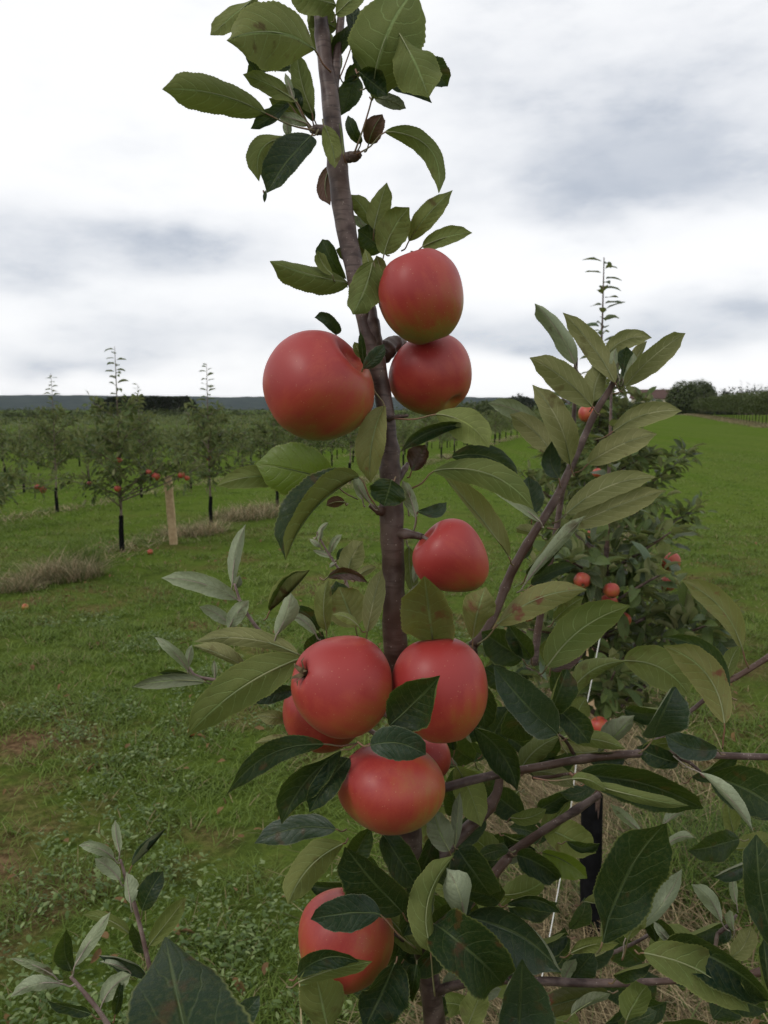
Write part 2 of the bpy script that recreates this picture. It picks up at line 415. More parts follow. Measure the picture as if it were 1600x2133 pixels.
# ------------------------------------------------------------------ terrain
ROWS = 0.29                                    # rows run along (0.29, 1)
def hgt(x, y):
    x = np.asarray(x, dtype=float); y = np.asarray(y, dtype=float)
    far = np.clip((y-125)/260, 0, 1); z = -9*far*far*(3-2*far)
    lf = np.clip((-4.0+ROWS*y - x)/9.0, 0, 1)
    z = z - .030*np.clip(y-14, 0, 60)*lf*lf*(3-2*lf)
    return z

def build_ground():
    ys = np.concatenate([np.linspace(-30, 90, 121), np.geomspace(92, 6000, 50)])
    xs = np.concatenate([-np.geomspace(6000, 21, 40), np.linspace(-20, 20, 41), np.geomspace(21, 6000, 40)])
    X, Y = np.meshgrid(xs, ys)
    Z = hgt(X, Y)
    V = np.stack([X, Y, Z], -1).reshape(-1, 3)
    nx = len(xs)
    i, j = np.meshgrid(np.arange(len(ys)-1), np.arange(nx-1), indexing='ij')
    a = (i*nx+j).ravel()
    Fc = np.stack([a, a+1, a+nx+1, a+nx], -1)
    tag(link('ground', fast_mesh('ground', V, Fc, M['ground'], smooth=True)), kind='structure')
build_ground()

# far wooded hills on the left
def build_hills():
    xs = np.linspace(-2600, 900, 260); ny = 12
    V = []; rn = []
    for j in range(ny):
        tt = j/(ny-1)
        y = 1700 + 500*tt
        prof = math.sin(min(1, tt*1.15)*math.pi/2)
        for x in xs:
            ridge = 30.5 + 7*mnoise.noise(Vector((x*.0016, .3, 0))) + 2.2*mnoise.noise(Vector((x*.011, 3, 0))) - 14*max(0, (x+100)/1000)
            edge = 2.2*mnoise.noise(Vector((x*.09, j*1.3, 5)))
            V.append((x, y, -9.5 + (ridge)*prof + edge*prof))
    nx = len(xs)
    Fc = [(j*nx+i, j*nx+i+1, (j+1)*nx+i+1, (j+1)*nx+i) for j in range(ny-1) for i in range(nx-1)]
    hm = simple_mat('far_forest', (.016, .028, .030), (.030, .045, .040), .03, .95, .6, 3.0, None, .05)
    tag(link('hills', mesh('hills', V, Fc, [hm])), kind='structure')
build_hills()

# ------------------------------------------------------------------ grass stuff
def vnoise(x, y, s, seed=0):
    x = x*s + seed*17.3; y = y*s + seed*5.1
    xi = np.floor(x).astype(int); yi = np.floor(y).astype(int); fx = x-xi; fy = y-yi
    fx = fx*fx*(3-2*fx); fy = fy*fy*(3-2*fy)
    h = lambda a, b: ((np.sin(a*127.1+b*311.7+seed*74.7)*43758.5453) % 1.0)
    return (h(xi, yi)*(1-fx)+h(xi+1, yi)*fx)*(1-fy) + (h(xi, yi+1)*(1-fx)+h(xi+1, yi+1)*fx)*fy

def blades(x, y, z, L, Wd, lean, az_, curl):
    n = len(x)
    dx, dy = np.cos(az_), np.sin(az_)
    px, py = -dy, dx
    V = np.empty((n, 5, 3), dtype=np.float32)
    for k, (t, w) in enumerate(((0, 1), (0, -1), (.55, .8), (.55, -.8), (1, 0))):
        hor = L*(lean*t + curl*t*t); ver = L*np.sqrt(np.clip(1-(lean*.8)**2, .05, 1))*(t - .45*curl*t*t)
        V[:, k, 0] = x + dx*hor + px*Wd*w*.5
        V[:, k, 1] = y + dy*hor + py*Wd*w*.5
        V[:, k, 2] = z + np.maximum(ver, .002)
    b = (np.arange(n)*5)[:, None]
    Fc = np.concatenate([b+np.array([0, 1, 3]), b+np.array([0, 3, 2]), b+np.array([2, 3, 4])])
    return V.reshape(-1, 3), Fc

def wedge(n, y0, y1, xl, xr, p=1.0):
    """points in the ground between y0 and y1, widening with distance"""
    y = y0 + (y1-y0)*rng.random(n)**p
    x = (xl + (xr-xl)*rng.random(n))
    return x*y, y

def bare_mask(x, y):
    return vnoise(x, y, 1.3, 3)*.6 + vnoise(x, y, 4.1, 4)*.4

def build_grass():
    parts = []
    for (n, y0, y1, L, Wd) in ((70000, .9, 3.2, .055, .0030), (90000, 3.0, 7.0, .055, .0045), (120000, 5.5, 13, .05, .0065), (110000, 9, 34, .04, .011)):
        x, y = wedge(n, y0, y1, -.62, .62, .75)
        if y0 < 1: x = np.where(rng.random(n) < .5, x, (rng.random(n)*5-2.5))
        clump = vnoise(x, y, 5.0, 1)*.55 + vnoise(x, y, 14.0, 2)*.45
        tap = np.clip((y1-y)/(.35*(y1-y0)), 0, 1); keep = (rng.random(n) < tap) & (rng.random(n) < np.clip(1.5-1.5*np.clip((bare_mask(x, y)-.50)*6, 0, .93), 0, 1)*np.clip(clump*1.7-.15, .15, 1))
        x, y, clump = x[keep], y[keep], clump[keep]
        m = len(x)
        LL = L*(.35+1.15*clump)*(.6+.8*rng.random(m))
        V, Fc = blades(x, y, hgt(x, y), LL, Wd*(.6+.8*rng.random(m)), .3+.6*rng.random(m), rng.random(m)*6.283, .2+.6*rng.random(m))
        r = np.clip(.15+.6*vnoise(x, y, .9, 6)*.7+.35*rng.random(m), 0, .84)
        dead = rng.random(m) < .05+.28*np.clip((bare_mask(x, y)-.5)*5, 0, 1)
        r = np.where(dead, .9+.1*rng.random(m), r)
        parts.append((V, Fc, np.repeat(r, 5)))
    off = 0; Vs, Fs, Rs = [], [], []
    for V, Fc, r in parts:
        Vs.append(V); Fs.append(Fc+off); Rs.append(r); off += len(V)
    tag(link('grass', fast_mesh('grass', np.concatenate(Vs), np.concatenate(Fs), M['grass'], np.concatenate(Rs))),
        'short green grass with clumps and bare patches over the orchard floor', 'grass', kind='stuff')
build_grass()

def build_weeds():
    nc = 520
    cx, cy = wedge(nc*3, 1.1, 6.5, -.55, .1, .8)
    ok = vnoise(cx, cy, 1.6, 9) > .60
    cx, cy = cx[ok][:nc], cy[ok][:nc]
    k = 26
    x = (cx[:, None] + rng.normal(0, .045, (len(cx), k))).ravel(); y = (cy[:, None] + rng.normal(0, .045, (len(cx), k))).ravel()
    n = len(x)
    a = rng.random(n)*6.283; L = .010+.024*rng.random(n)**1.4; Wd = L*(.35+.25*rng.random(n)); z = .012+.05*rng.random(n)**1.5
    tilt = rng.normal(.25, .4, n)
    dx, dy = np.cos(a), np.sin(a)
    V = np.empty((n, 6, 3), dtype=np.float32)
    for q, (t, w, dz) in enumerate(((0, 0, 0), (.35, .5, .10), (.35, -.5, .10), (.75, .32, .03), (.75, -.32, .03), (1, 0, -.10))):
        V[:, q, 0] = x + dx*L*t*np.cos(tilt) - dy*Wd*w; V[:, q, 1] = y + dy*L*t*np.cos(tilt) + dx*Wd*w
        V[:, q, 2] = z + L*t*np.sin(tilt) + dz*L
    b = (np.arange(n)*6)[:, None]
    Fc = np.concatenate([b+np.array(q) for q in ([0, 1, 2], [2, 1, 3], [2, 3, 4], [4, 3, 5])])
    tag(link('weeds', fast_mesh('weeds', V.reshape(-1, 3), Fc, M['weed'], np.repeat(rng.random(n), 6))),
        'low broad-leaved weeds and clover spreading through the grass at lower left', 'weeds', kind='stuff')
build_weeds()

def tuft(name, label, cx, cy, rad, n, L, straw=True, flat=.5, lean=.6, kind='stuff', cat='dry grass', W_=.0035, stretch=1.0):
    a = rng.random(n)*6.283; rr = rad*np.sqrt(rng.random(n))
    x = rr*np.cos(a)*1.0; y = rr*np.sin(a)*stretch; x = x + y*ROWS
    x = x+cx; y = y+cy
    ks = .35+1.3*vnoise(x, y, 9.0, 31)*(.25+.75*np.clip(1.25-rr/rad, 0, 1))
    V, Fc = blades(x, y, hgt(x, y), L*ks*(.3+.9*rng.random(n)), W_*(.5+.9*rng.random(n)), lean*(.3+1.6*rng.random(n)), rng.random(n)*6.283, flat*(.2+1.9*rng.random(n)))
    me = fast_mesh(name, V, Fc, M['straw_pale' if straw else 'grass'], np.repeat(rng.random(n)**1.3*(1 if straw else .8), 5))
    return tag(link(name, me), label, cat, kind=kind)

def row_x(k, y): return {0: -.17, 1: -5.86, 2: -9.1, 3: -12.3}[k] + ROWS*y
g = ground_at(130, 1205); tuft('dry_grass_tuft', 'tall pale dry grass tuft in the row left of the nearest left-hand tree', g.x, g.y, .33, 1500, .34, W_=.005, kind=None, cat='grass tuft', lean=.5)
g = ground_at(525, 1075); tuft('dry_grass_tuft', 'pale dry grass mound between the second and third trees of the left row', g.x, g.y, .5, 1700, .30, W_=.006, kind=None, cat='grass tuft', stretch=1.3)
g = ground_at(405, 1112); tuft('dry_grass_tuft', 'brown dry grass mound just right of the wooden stake', g.x, g.y, .38, 1300, .26, W_=.006, kind=None, cat='grass tuft')
g = ground_at(172, 1180); tuft('green_tuft', 'taller dark green grass tuft by the pale dry tuft on the left', g.x, g.y, .2, 500, .34, straw=False, W_=.005, kind=None, cat='grass tuft', lean=.25, flat=.3)
g = ground_at(45, 1228); tuft('dry_grass_tuft', 'small dry grass tuft at the left edge of the photo', g.x, g.y, .2, 600, .2, W_=.005, kind=None, cat='grass tuft')
# dry strips under the rows
def strip(name, label, k, y0, y1, n, wdt, L, W_):
    y = y0 + (y1-y0)*rng.random(n); x = row_x(k, y) + rng.normal(0, wdt, n)
    keep = vnoise(x, y, 1.1, 21+k) > .42; x, y = x[keep], y[keep]; m = len(x)
    V, Fc = blades(x, y, np.zeros(m), L*(.4+.9*rng.random(m)), W_*(.6+.8*rng.random(m)), .5+.6*rng.random(m), rng.random(m)*6.283, .4+.8*rng.random(m))
    tag(link(name, fast_mesh(name, V, Fc, M['straw' if k == 0 else 'straw_pale'], np.repeat(rng.random(m)**1.3*.9, 5))), label, 'dry grass', kind='stuff')
strip('dry_grass_strip', 'dry grass strip along the foot of the left row of trees', 1, 5, 45, 13000, .22, .12, .0065)
strip('dry_grass_strip', 'dry grass strip under the second left row', 2, 9, 50, 9000, .2, .10, .008)
strip('dry_grass_strip', 'straw strip under the row that the near tree stands in', 0, 1.0, 14, 22000, .26, .16, .004)
def mulch():
    n = 9000
    y = 1.7+2.2*rng.random(n); x = row_x(0, y) + rng.normal(.12, .24, n)
    V, Fc = blades(x, y, np.zeros(n)+.01*rng.random(n), .16*(.5+rng.random(n)), .0035*(.6+.8*rng.random(n)), .7+.5*rng.random(n), rng.normal(2.4, 1.0, n), .2+.6*rng.random(n))
    tag(link('straw_mulch', fast_mesh('straw_mulch', V, Fc, M['straw'], np.repeat(rng.random(n), 5))), 'long flattened straw lying round the foot of the nearer right-hand tree', 'straw', kind='stuff')
mulch()
g = ground_at(1490, 1800); tuft('green_tuft', 'long bright green grass beside the straw at lower right', g.x, g.y, .34, 4200, .20, straw=False, W_=.0035, kind=None, cat='grass tuft', lean=.4, flat=.6)
g = ground_at(1150, 1870); tuft('green_tuft', 'long green grass left of the black trunk guard at lower right', g.x, g.y, .22, 1800, .16, straw=False, W_=.0035, kind=None, cat='grass tuft', lean=.4, flat=.6)

# ------------------------------------------------------------------ leaves
def wprof(t):
    t = np.asarray(t, dtype=float)
    w = (t**.60)*((1-t)**.66)
    w = w/ (0.476**.60*(1-.476)**.66)
    return w*np.where(t > .86, 1-.55*np.clip((t-.84)/.14, 0, 1), 1)

def leaf_mesh(name, P0, P1, P2, side_vec, toward, H, thl, thr, top, mat, pet=None, nu=22, nv=4, rip=.06, cup=.12, seed=0):
    """blade along the quadratic curve P0-P1-P2. side_vec: unit vector to the left across the blade; toward: unit vector
    to the viewer side. thl / thr: how far each half is turned towards the viewer side."""
    V, UV, Fc = [], [], []
    rs = random.Random(seed)
    tw = rs.uniform(-.35, .35)
    ph1, ph2 = rs.random()*6, rs.random()*6
    rows = []
    Ltot = (P2-P0).length
    for i in range(nu+1):
        t = i/nu
        p = P0*((1-t)**2) + P1*(2*t*(1-t)) + P2*(t*t)
        tan = ((P1-P0)*(2*(1-t)) + (P2-P1)*(2*t)).normalized()
        a = (side_vec - tan*side_vec.dot(tan)).normalized()
        b = a.cross(tan)
        if b.dot(toward) < 0: b = -b
        w = float(wprof(min(max(t, 0.004), .9995)))*H
        p = p + b*(.035*Ltot*math.sin(t*6.3+ph2)*t*(1-t)*2)
        row = []
        for s, th0, ph in ((1, thl, ph1), (-1, thr, ph2)):
            half = []
            for j in range(nv+1):
                v = j/nv
                if s == 1 and j == 0: half.append(len(V)); V.append(p.copy()); UV.append((t, .5)); continue
                if s == -1 and j == 0: half.append(row0); continue
                th = th0 + cup*(v-.4)*1.3 + .30*math.sin(t*5+ph)*v*0.6 + s*tw*(t-.4)*1.6
                ser = 1.0
                if j == nv and 0 < i < nu: ser = 1.0 + (.016 if i % 2 else -.022) + .02*math.sin(t*23+ph) + .015*math.sin(t*41+ph)
                dist = w*v*ser
                wave = rip*H*math.sin(t*11+ph)*v*v*(w/H if H else 0)
                V.append(p + a*(s*math.cos(th)*dist) + b*(math.sin(th)*dist + wave))
                UV.append((t, .5+s*v*.5)); half.append(len(V)-1)
            if s == 1: row0 = half[0]
            row.append(half)
        rows.append(row)
    fm = []
    for i in range(nu):
        for q in (0, 1):
            A, B = rows[i][q], rows[i+1][q]
            for j in range(nv):
                f = (A[j], B[j], B[j+1], A[j+1])
                if (q == 0) != top: f = f[::-1]
                Fc.append(f); fm.append(0)
    # midrib and petiole as one thin tube, thicker under the leaf
    pts = [P0*((1-t)**2) + P1*(2*t*(1-t)) + P2*(t*t) for t in (0, .25, .5, .75, .95)]
    back = toward*(-1 if top else 1)*.0002
    pts = [p+back for p in pts]
    r0 = max(.0005, Ltot*.0072)
    if pet is not None:
        mid_ = (pet+P0)*.5 + Vector((0, 0, -.002))
        path = [pet, mid_, P0+back] + pts[1:]
        rad = [r0*1.35, r0*1.15, r0*1.1, r0*.8, r0*.6, r0*.4, r0*.15]
    else:
        path, rad = pts, [r0, r0*.8, r0*.6, r0*.4, r0*.15]
    path = catmull(path, 3); rad = list(np.interp(np.linspace(0, len(rad)-1, len(path)), range(len(rad)), rad))
    tv, tf = tube(path, rad, 5)
    o = len(V)
    V += tv; UV += [(.5, .5)]*len(tv)
    for q, f in enumerate(tf): Fc.append(tuple(o+k for k in f)); fm.append(1 if (pet is not None and q < 5*6) else 2)
    return V, Fc, UV, fm

main = empty('apple_tree', at(905, 2100, .64).xy.to_3d(), label='young apple tree in front of the camera with red apples along its trunk', cat='apple tree', group='apple trees')
MO = main.location.copy()

leaf_n = 0
def L(x0, y0, x1, y1, bend=0, H=None, s='u', d=.62, dd=.0, tl=24, tr=24, m='leaf', pet=None, arch=.0, pd=None):
    """one leaf of the near tree: base pixel, tip pixel, midrib bend, half width in photo pixels, side shown, depth"""
    global leaf_n
    leaf_n += 1
    rs = random.Random(leaf_n*13+5)
    ln = math.hypot(x1-x0, y1-y0)
    if H is None: H = ln*.27
    nx, ny = (y1-y0)/ln, -(x1-x0)/ln
    dd = dd + rs.uniform(-.020, .012)*ln/110
    arch = arch + rs.uniform(-.022, .014)*ln/110
    d0, d1 = d, d+dd
    P0 = at(x0, y0, d0); P2 = at(x1, y1, d1)
    P1 = at((x0+x1)/2+nx*bend*2, (y0+y1)/2+ny*bend*2, (d0+d1)/2 + arch)
    sv = (RIGHT*nx - UP*ny).normalized()
    toward = (CP-(P0+P2)/2).normalized()
    if pet is None:
        k = min(22, ln*.2)
        petp = at(x0-(x1-x0)/ln*k+rs.uniform(-5, 5), y0-(y1-y0)/ln*k+4, d0+.006)
    else: petp = at(pet[0], pet[1], pd if pd else d0+.008)
    rl = rs.uniform(-16, 16)
    tl_, tr_ = R(tl+rl+rs.uniform(-12, 12)), R(tr-rl+rs.uniform(-12, 12))
    if s == 'u' and abs(tl) < 60 and abs(tr) < 60: tl_, tr_ = -tl_, -tr_
    V, Fc, UV, fm = leaf_mesh('leaf', P0, P1, P2, sv, toward, H*(1.0 if m in ('shoot', 'young') else 1.12)*d/F, tl_, tr_, s == 't', None, petp, nu=54 if ln > 90 else 34 if ln > 45 else 14, nv=3, seed=leaf_n,
                              rip=.07+.20*rs.random(), cup=rs.uniform(-.5, .8))
    V = [v-MO for v in V]
    me = mesh('leaf', V, Fc, [M[m], M['woolly'] if m == 'young' else M['petiole'], M['woolly'] if m == 'young' else M['midrib_top'] if s == 't' else M['midrib']], UV, fmat=fm)
    return link('leaf', me, main)

def branch(name, pts, mat='bark', parent=None, sides=12, wob=.14, origin=None, knots=0):
    """pts: (px, py, depth, diameter in photo pixels)"""
    P = [at(p[0], p[1], p[2]) for p in pts]
    arr = [np.array([*p, q[3]/2*q[2]/F]) for p, q in zip(P, pts)]
    sm = catmull(arr, 8)
    path = [Vector(a[:3]) - (MO if origin is None else origin) for a in sm]
    rad = [max(a[3], .0004) for a in sm]
    rs = random.Random(len(pts)*7+int(pts[0][0]))
    for k in range(knots):
        i = rs.randrange(2, len(rad)-2); rad[i] *= 1.16; rad[i-1] *= 1.06; rad[i+1] *= 1.06
    V, Fc = tube(path, rad, sides, wob=wob)
    me = mesh(name, V, Fc, [M[mat]])
    return link(name, me, main if parent is None else parent)

# trunk and branches of the near tree
branch('trunk', [(660, -60, .655, 26), (670, 60, .65, 28), (686, 190, .645, 36), (700, 320, .64, 38), (715, 440, .635, 43), (738, 560, .632, 38), (764, 680, .63, 36),
                 (792, 790, .63, 36), (808, 900, .63, 36), (813, 1000, .63, 42), (816, 1090, .628, 50), (820, 1200, .63, 45), (822, 1310, .635, 50), (830, 1450, .645, 46),
                 (845, 1620, .65, 46), (858, 1790, .655, 44), (880, 1960, .655, 44), (905, 2120, .66, 46), (925, 2400, .70, 64)], sides=20, knots=9)
def low_trunk():
    a = at(922, 2385, .70)-MO
    V, Fc = tube([a+Vector((0, 0, .02)), a*.5+Vector((0, 0, .35)), Vector((.0, .01, .4)), Vector((0, 0, -.05))], [.013, .0135, .014, .016], 14)
    link('lower_trunk', mesh('lower_trunk', V, Fc, [M['bark']]), main)
    V, Fc = tube([Vector((0, 0, z)) for z in (0, .15, .3, .42)], [.030, .028, .029, .028], 16, cap=False)
    link('trunk_guard', mesh('trunk_guard', V, Fc, [M['guard']]), main)
low_trunk()
BR = [
 [(694, 190, .645, 24), (702, 120, .65, 18), (712, 20, .66, 16), (716, -40, .66, 14)],
 [(694, 330, .64, 20), (722, 328, .638, 22), (738, 326, .636, 22), (752, 318, .635, 12)],           # right spur
 [(690, 275, .64, 20), (662, 270, .64, 20), (650, 272, .638, 14)],                                   # left spur
 [(770, 640, .63, 26), (778, 690, .628, 30), (790, 740, .632, 22)],
 [(795, 740, .64, 40), (815, 720, .65, 36), (840, 712, .66, 22)],
 [(800, 880, .63, 16), (820, 870, .62, 9), (850, 866, .615, 7)],
 [(815, 1112, .628, 26), (845, 1112, .62, 20), (880, 1118, .612, 14)],                               # spur with the low-right apple
 [(806, 1070, .628, 24), (785, 1062, .62, 14), (770, 1052, .618, 10)],
 [(820, 1010, .63, 18), (838, 985, .64, 14), (850, 965, .645, 8)],
 [(985, 1345, .70, 20), (1020, 1300, .715, 19), (1052, 1225, .73, 19), (1072, 1180, .73, 20), (1110, 1115, .735, 18), (1160, 1035, .74, 18), (1188, 975, .745, 17),
  (1215, 915, .75, 15), (1240, 860, .755, 14), (1268, 815, .76, 13), (1288, 778, .76, 11)],          # long right shoot
 [(1112, 1385, .80, 17), (1124, 1290, .80, 15), (1140, 1200, .80, 14), (1160, 1100, .80, 13), (1172, 1020, .80, 12), (1188, 960, .80, 10), (1196, 860, .80, 9), (1200, 745, .80, 8)],
 [(845, 1700, .66, 30), (890, 1660, .66, 22), (935, 1638, .66, 20), (1040, 1612, .665, 18), (1120, 1598, .67, 17), (1200, 1583, .675, 17), (1320, 1570, .68, 17), (1420, 1570, .685, 18), (1500, 1574, .69, 15), (1640, 1578, .69, 13)],
 [(865, 1830, .665, 34), (935, 1765, .68, 26), (985, 1715, .69, 27), (1020, 1680, .70, 24), (1040, 1630, .71, 18), (1035, 1560, .72, 12), (1000, 1420, .72, 14), (985, 1345, .70, 16)],
 [(1060, 1780, .74, 20), (1110, 1745, .74, 18), (1180, 1700, .745, 17), (1250, 1655, .75, 15)],
 [(880, 1990, .66, 30), (960, 1900, .71, 24), (1060, 1785, .74, 20)],
 [(905, 2065, .655, 22), (960, 2050, .64, 18), (1040, 2042, .63, 16), (1130, 2044, .625, 17), (1240, 2048, .62, 17), (1330, 2046, .62, 15), (1440, 2042, .62, 11)],
 [(868, 1975, .65, 12), (850, 1965, .645, 8), (820, 1945, .64, 6)],
 [(1250, 1600, .72, 10), (1360, 1548, .74, 9), (1440, 1480, .75, 9), (1510, 1425, .755, 11), (1560, 1395, .76, 12), (1660, 1330, .77, 13)],
 [(1390, 1575, .685, 10), (1430, 1585, .68, 8), (1460, 1608, .675, 6)],
 [(1195, 1570, .675, 8), (1180, 1545, .67, 7), (1165, 1530, .665, 5)],
 [(1110, 1620, .68, 8), (1150, 1618, .67, 7), (1190, 1612, .66, 6), (1230, 1625, .655, 4)],
 [(1265, 1990, .75, 8), (1330, 1960, .76, 7), (1360, 1940, .77, 5), (1372, 1925, .77, 4)],
 [(1495, 1945, .78, 8), (1520, 1925, .78, 8), (1535, 1905, .78, 6)],
 [(1420, 2045, .62, 8), (1480, 2000, .70, 8), (1495, 1945, .78, 8)],
 [(1560, 2030, .72, 16), (1640, 2010, .72, 18)],
 [(740, 1700, .72, 8), (733, 1640, .72, 9), (720, 1580, .70, 6)],
]
for b in BR: branch('branch', b, sides=12, knots=2)
# shoots reaching left and lower left, rooted on the trunk
SH = [
 [(822, 1500, .66, 14), (700, 1420, .68, 11), (600, 1360, .69, 9), (545, 1318, .69, 8), (505, 1262, .69, 7), (488, 1215, .69, 5)],
 [(830, 1560, .66, 12), (700, 1480, .67, 9), (560, 1430, .67, 7), (456, 1417, .67, 7), (410, 1408, .67, 6), (392, 1388, .67, 4)],
 [(745, 1300, .70, 6), (720, 1210, .71, 6), (695, 1170, .71, 5), (672, 1132, .71, 4), (660, 1108, .71, 3)],
 [(905, 2200, .68, 20), (700, 2230, .66, 16), (450, 2180, .64, 13), (345, 2110, .63, 11), (318, 2040, .63, 10), (297, 1950, .63, 9), (280, 1885, .63, 9), (264, 1835, .63, 8), (251, 1790, .63, 5)],
 [(700, 2230, .66, 14), (420, 2280, .60, 13), (270, 2190, .58, 11), (205, 2104, .57, 9), (165, 2055, .57, 8), (147, 2034, .57, 7)],
]
for b in SH: branch('branch', b, mat='twig', sides=10, knots=2)

# --- top of the tree
L(535, -8, 438, 73, 0, 24, 'u', .62)
L(655, 103, 472, 84, -28, 60, 'u', .60, pet=(690, 150), m='leaf', dd=-.03)
L(553, 236, 338, 186, -16, 40, 'u', .60, pet=(655, 272), dd=-.04)
L(545, 165, 512, 108, 0, 11, 't', .63)
L(605, 140, 512, 158, -8, 20, 't', .64)
L(618, 155, 598, 98, 0, 16, 'u', .65, m='grey')
L(618, 212, 506, 155, -6, 20, 'u', .61, pet=(652, 268))
L(600, 215, 522, 268, 4, 17, 't', .61, pet=(650, 268))
L(650, 235, 618, 106, 6, 21, 'u', .62)
L(612, 205, 594, 152, 0, 9, 'u', .61, m='young', pet=(650, 268))
L(625, 228, 612, 182, 0, 12, 't', .615, pet=(650, 268))
L(640, 258, 572, 240, -3, 11, 'u', .61, m='young')
L(592, 245, 600, 285, 2, 10, 'u', .62, m='young')
L(618, 287, 540, 378, -40, 26, 'u', .60, pet=(652, 280), tl=35)
L(648, 283, 556, 402, -6, 38, 't', .605, tr=10, tl=30)
L(553, 398, 551, 422, 0, 4, 't', .60)
L(676, 262, 698, 350, 5, 17, 'u', .60, m='lime', tl=5)
L(690, 345, 688, 428, -12, 17, 'u', .66, m='dead')
L(775, 205, 868, -25, 22, 74, 'u', .60, pet=(738, 320), dd=-.02)
L(832, 70, 893, 203, 4, 46, 'u', .575, m='leaf', dd=-.02)
L(880, 128, 933, 180, 2, 26, 't', .60)
L(748, 150, 808, 198, 0, 30, 't', .585)
L(780, 203, 846, 226, 4, 13, 'u', .61, m='grey')
L(745, 160, 708, 242, 0, 24, 't', .66)
L(738, 78, 734, 8, 0, 18, 't', .64, pet=(700, 180))
L(705, 150, 650, 20, 0, 26, 'u', .67)
L(745, 90, 745, 140, 0, 12, 't', .63)
L(803, 275, 914, 403, 46, 23, 'u', .60, tr=40, tl=5, pet=(742, 322))
L(768, 300, 797, 238, 4, 20, 'u', .63, m='dead')
L(752, 298, 725, 240, 4, 12, 't', .63, pet=(736, 322))
L(716, 322, 706, 255, -2, 4, 'u', .63)
L(779, 477, 806, 380, 2, 23, 'u', .635)
L(774, 470, 730, 405, -6, 19, 'u', .645)
L(765, 480, 738, 448, 0, 12, 'u', .65, m='young')
L(800, 530, 853, 432, 8, 31, 'u', .62)
L(852, 502, 943, 396, 6, 20, 'u', .63)
L(880, 514, 984, 485, 6, 19, 'u', .62)
L(800, 520, 745, 478, 0, 28, 't', .65)
L(726, 590, 562, 544, 4, 37, 'u', .635, pet=(745, 605))
L(692, 572, 662, 522, 5, 17, 'u', .62, m='leaf', tr=60)
L(716, 578, 672, 498, 4, 28, 't', .66)
L(778, 545, 735, 655, 4, 36, 'u', .59, pet=(792, 640), tl=25, tr=40)
L(772, 562, 760, 518, 0, 14, 'u', .60)
L(798, 580, 784, 532, 0, 13, 'u', .60)
L(700, 697, 655, 662, -12, 19, 't', .64, m='grey')
L(757, 766, 800, 716, -4, 14, 't', .59, m='grey')
L(758, 760, 751, 690, 0, 7, 't', .595)
L(754, 745, 738, 712, 0, 9, 'u', .60)
L(801, 846, 772, 1006, -12, 31, 'u', .595, m='stained', pet=(762, 776), tl=60, tr=5)
for q in [(700, 60, 640, 20, 0, 26, 'u', .66), (690, 120, 735, 55, 0, 18, 't', .66), (655, 250, 610, 175, 4, 20, 't', .64), (720, 180, 770, 120, 0, 24, 't', .66), (640, 262, 560, 205, -4, 17, 'u', .64),
          (700, 30, 760, -30, 0, 22, 'u', .63), (770, 170, 850, 100, 8, 30, 't', .625), (700, 10, 600, -20, 0, 30, 'u', .64), (815, 180, 900, 215, 6, 15, 't', .62),
          (762, 540, 700, 520, 0, 20, 'u', .645), (805, 500, 840, 440, 0, 18, 't', .65)]:
    L(*q)
# --- middle right
L(908, 863, 1019, 932, 18, 34, 'u', .60, m='lime', pet=(822, 872), tr=30)
L(966, 884, 834, 942, -14, 25, 't', .595, tl=20)
L(858, 980, 886, 926, 0, 26, 't', .62, m='dead')
L(905, 981, 1112, 1062, 36, 31, 'u', .60, pet=(856, 1018), tr=20)
L(942, 952, 1083, 1006, 28, 22, 't', .615)
L(1060, 1160, 916, 983, -6, 30, 'u', .66, m='stained', pet=(1070, 1178), tl=60, tr=5)
L(1126, 1087, 1005, 1002, -4, 12, 'u', .65, m='young', pet=(1132, 1098))
L(1108, 1072, 1100, 993, 0, 27, 't', .70, m='grey')
L(870, 1066, 930, 1046, -12, 15, 't', .61, m='grey', pet=(864, 1100))
L(866, 1078, 838, 1000, -3, 15, 'u', .61, m='young', pet=(862, 1105))
L(850, 1060, 850, 1010, 4, 12, 'u', .615, m='young')
L(902, 1338, 884, 1200, 0, 52, 'u', .615, m='stained', tl=5, tr=5, dd=-.045)
L(985, 1330, 1012, 1222, 4, 38, 'u', .60, m='stained')
L(1038, 1300, 1223, 1228, 20, 30, 'u', .62, pet=(995, 1342), m='stained')
L(852, 1140, 862, 1235, -3, 16, 'u', .64)
L(870, 1160, 862, 1215, 0, 10, 'u', .64, m='young')
# --- middle left
L(688, 1000, 533, 966, -4, 51, 't', .615, m='lime', tl=5, tr=5, pet=(745, 1040))
L(605, 1000, 450, 1013, -14, 21, 'u', .63)
L(748, 994, 596, 1167, -26, 62, 't', .59, tl=140, tr=10, pet=(790, 1062))
L(816, 1000, 800, 1054, 0, 36, 't', .585, tl=5, tr=5)
L(772, 1050, 733, 984, 3, 13, 'u', .61, m='young', pet=(790, 1062))
L(755, 1040, 742, 985, 3, 10, 'u', .61, m='young')
L(718, 1046, 680, 1053, -4, 11, 'u', .63, m='dead')
for q in ((668, 1140, 645, 1122, 0, 6), (662, 1112, 684, 1088, 2, 6), (664, 1128, 670, 1102, 0, 7), (688, 1152, 713, 1113, 5, 8), (692, 1160, 652, 1146, 0, 6), (700, 1172, 686, 1182, 0, 6)):
    L(*q, 'u', .71, m='young')
L(702, 1165, 724, 1143, 0, 11, 't', .71, m='grey')
L(722, 1200, 756, 1127, 6, 26, 'u', .69, m='shoot')
L(684, 1202, 766, 1214, 14, 13, 't', .60, m='dead', tl=60)
L(744, 1202, 784, 1182, 4, 10, 'u', .66, m='shoot')
L(680, 1312, 684, 1206, 8, 18, 'u', .645, m='leaf')
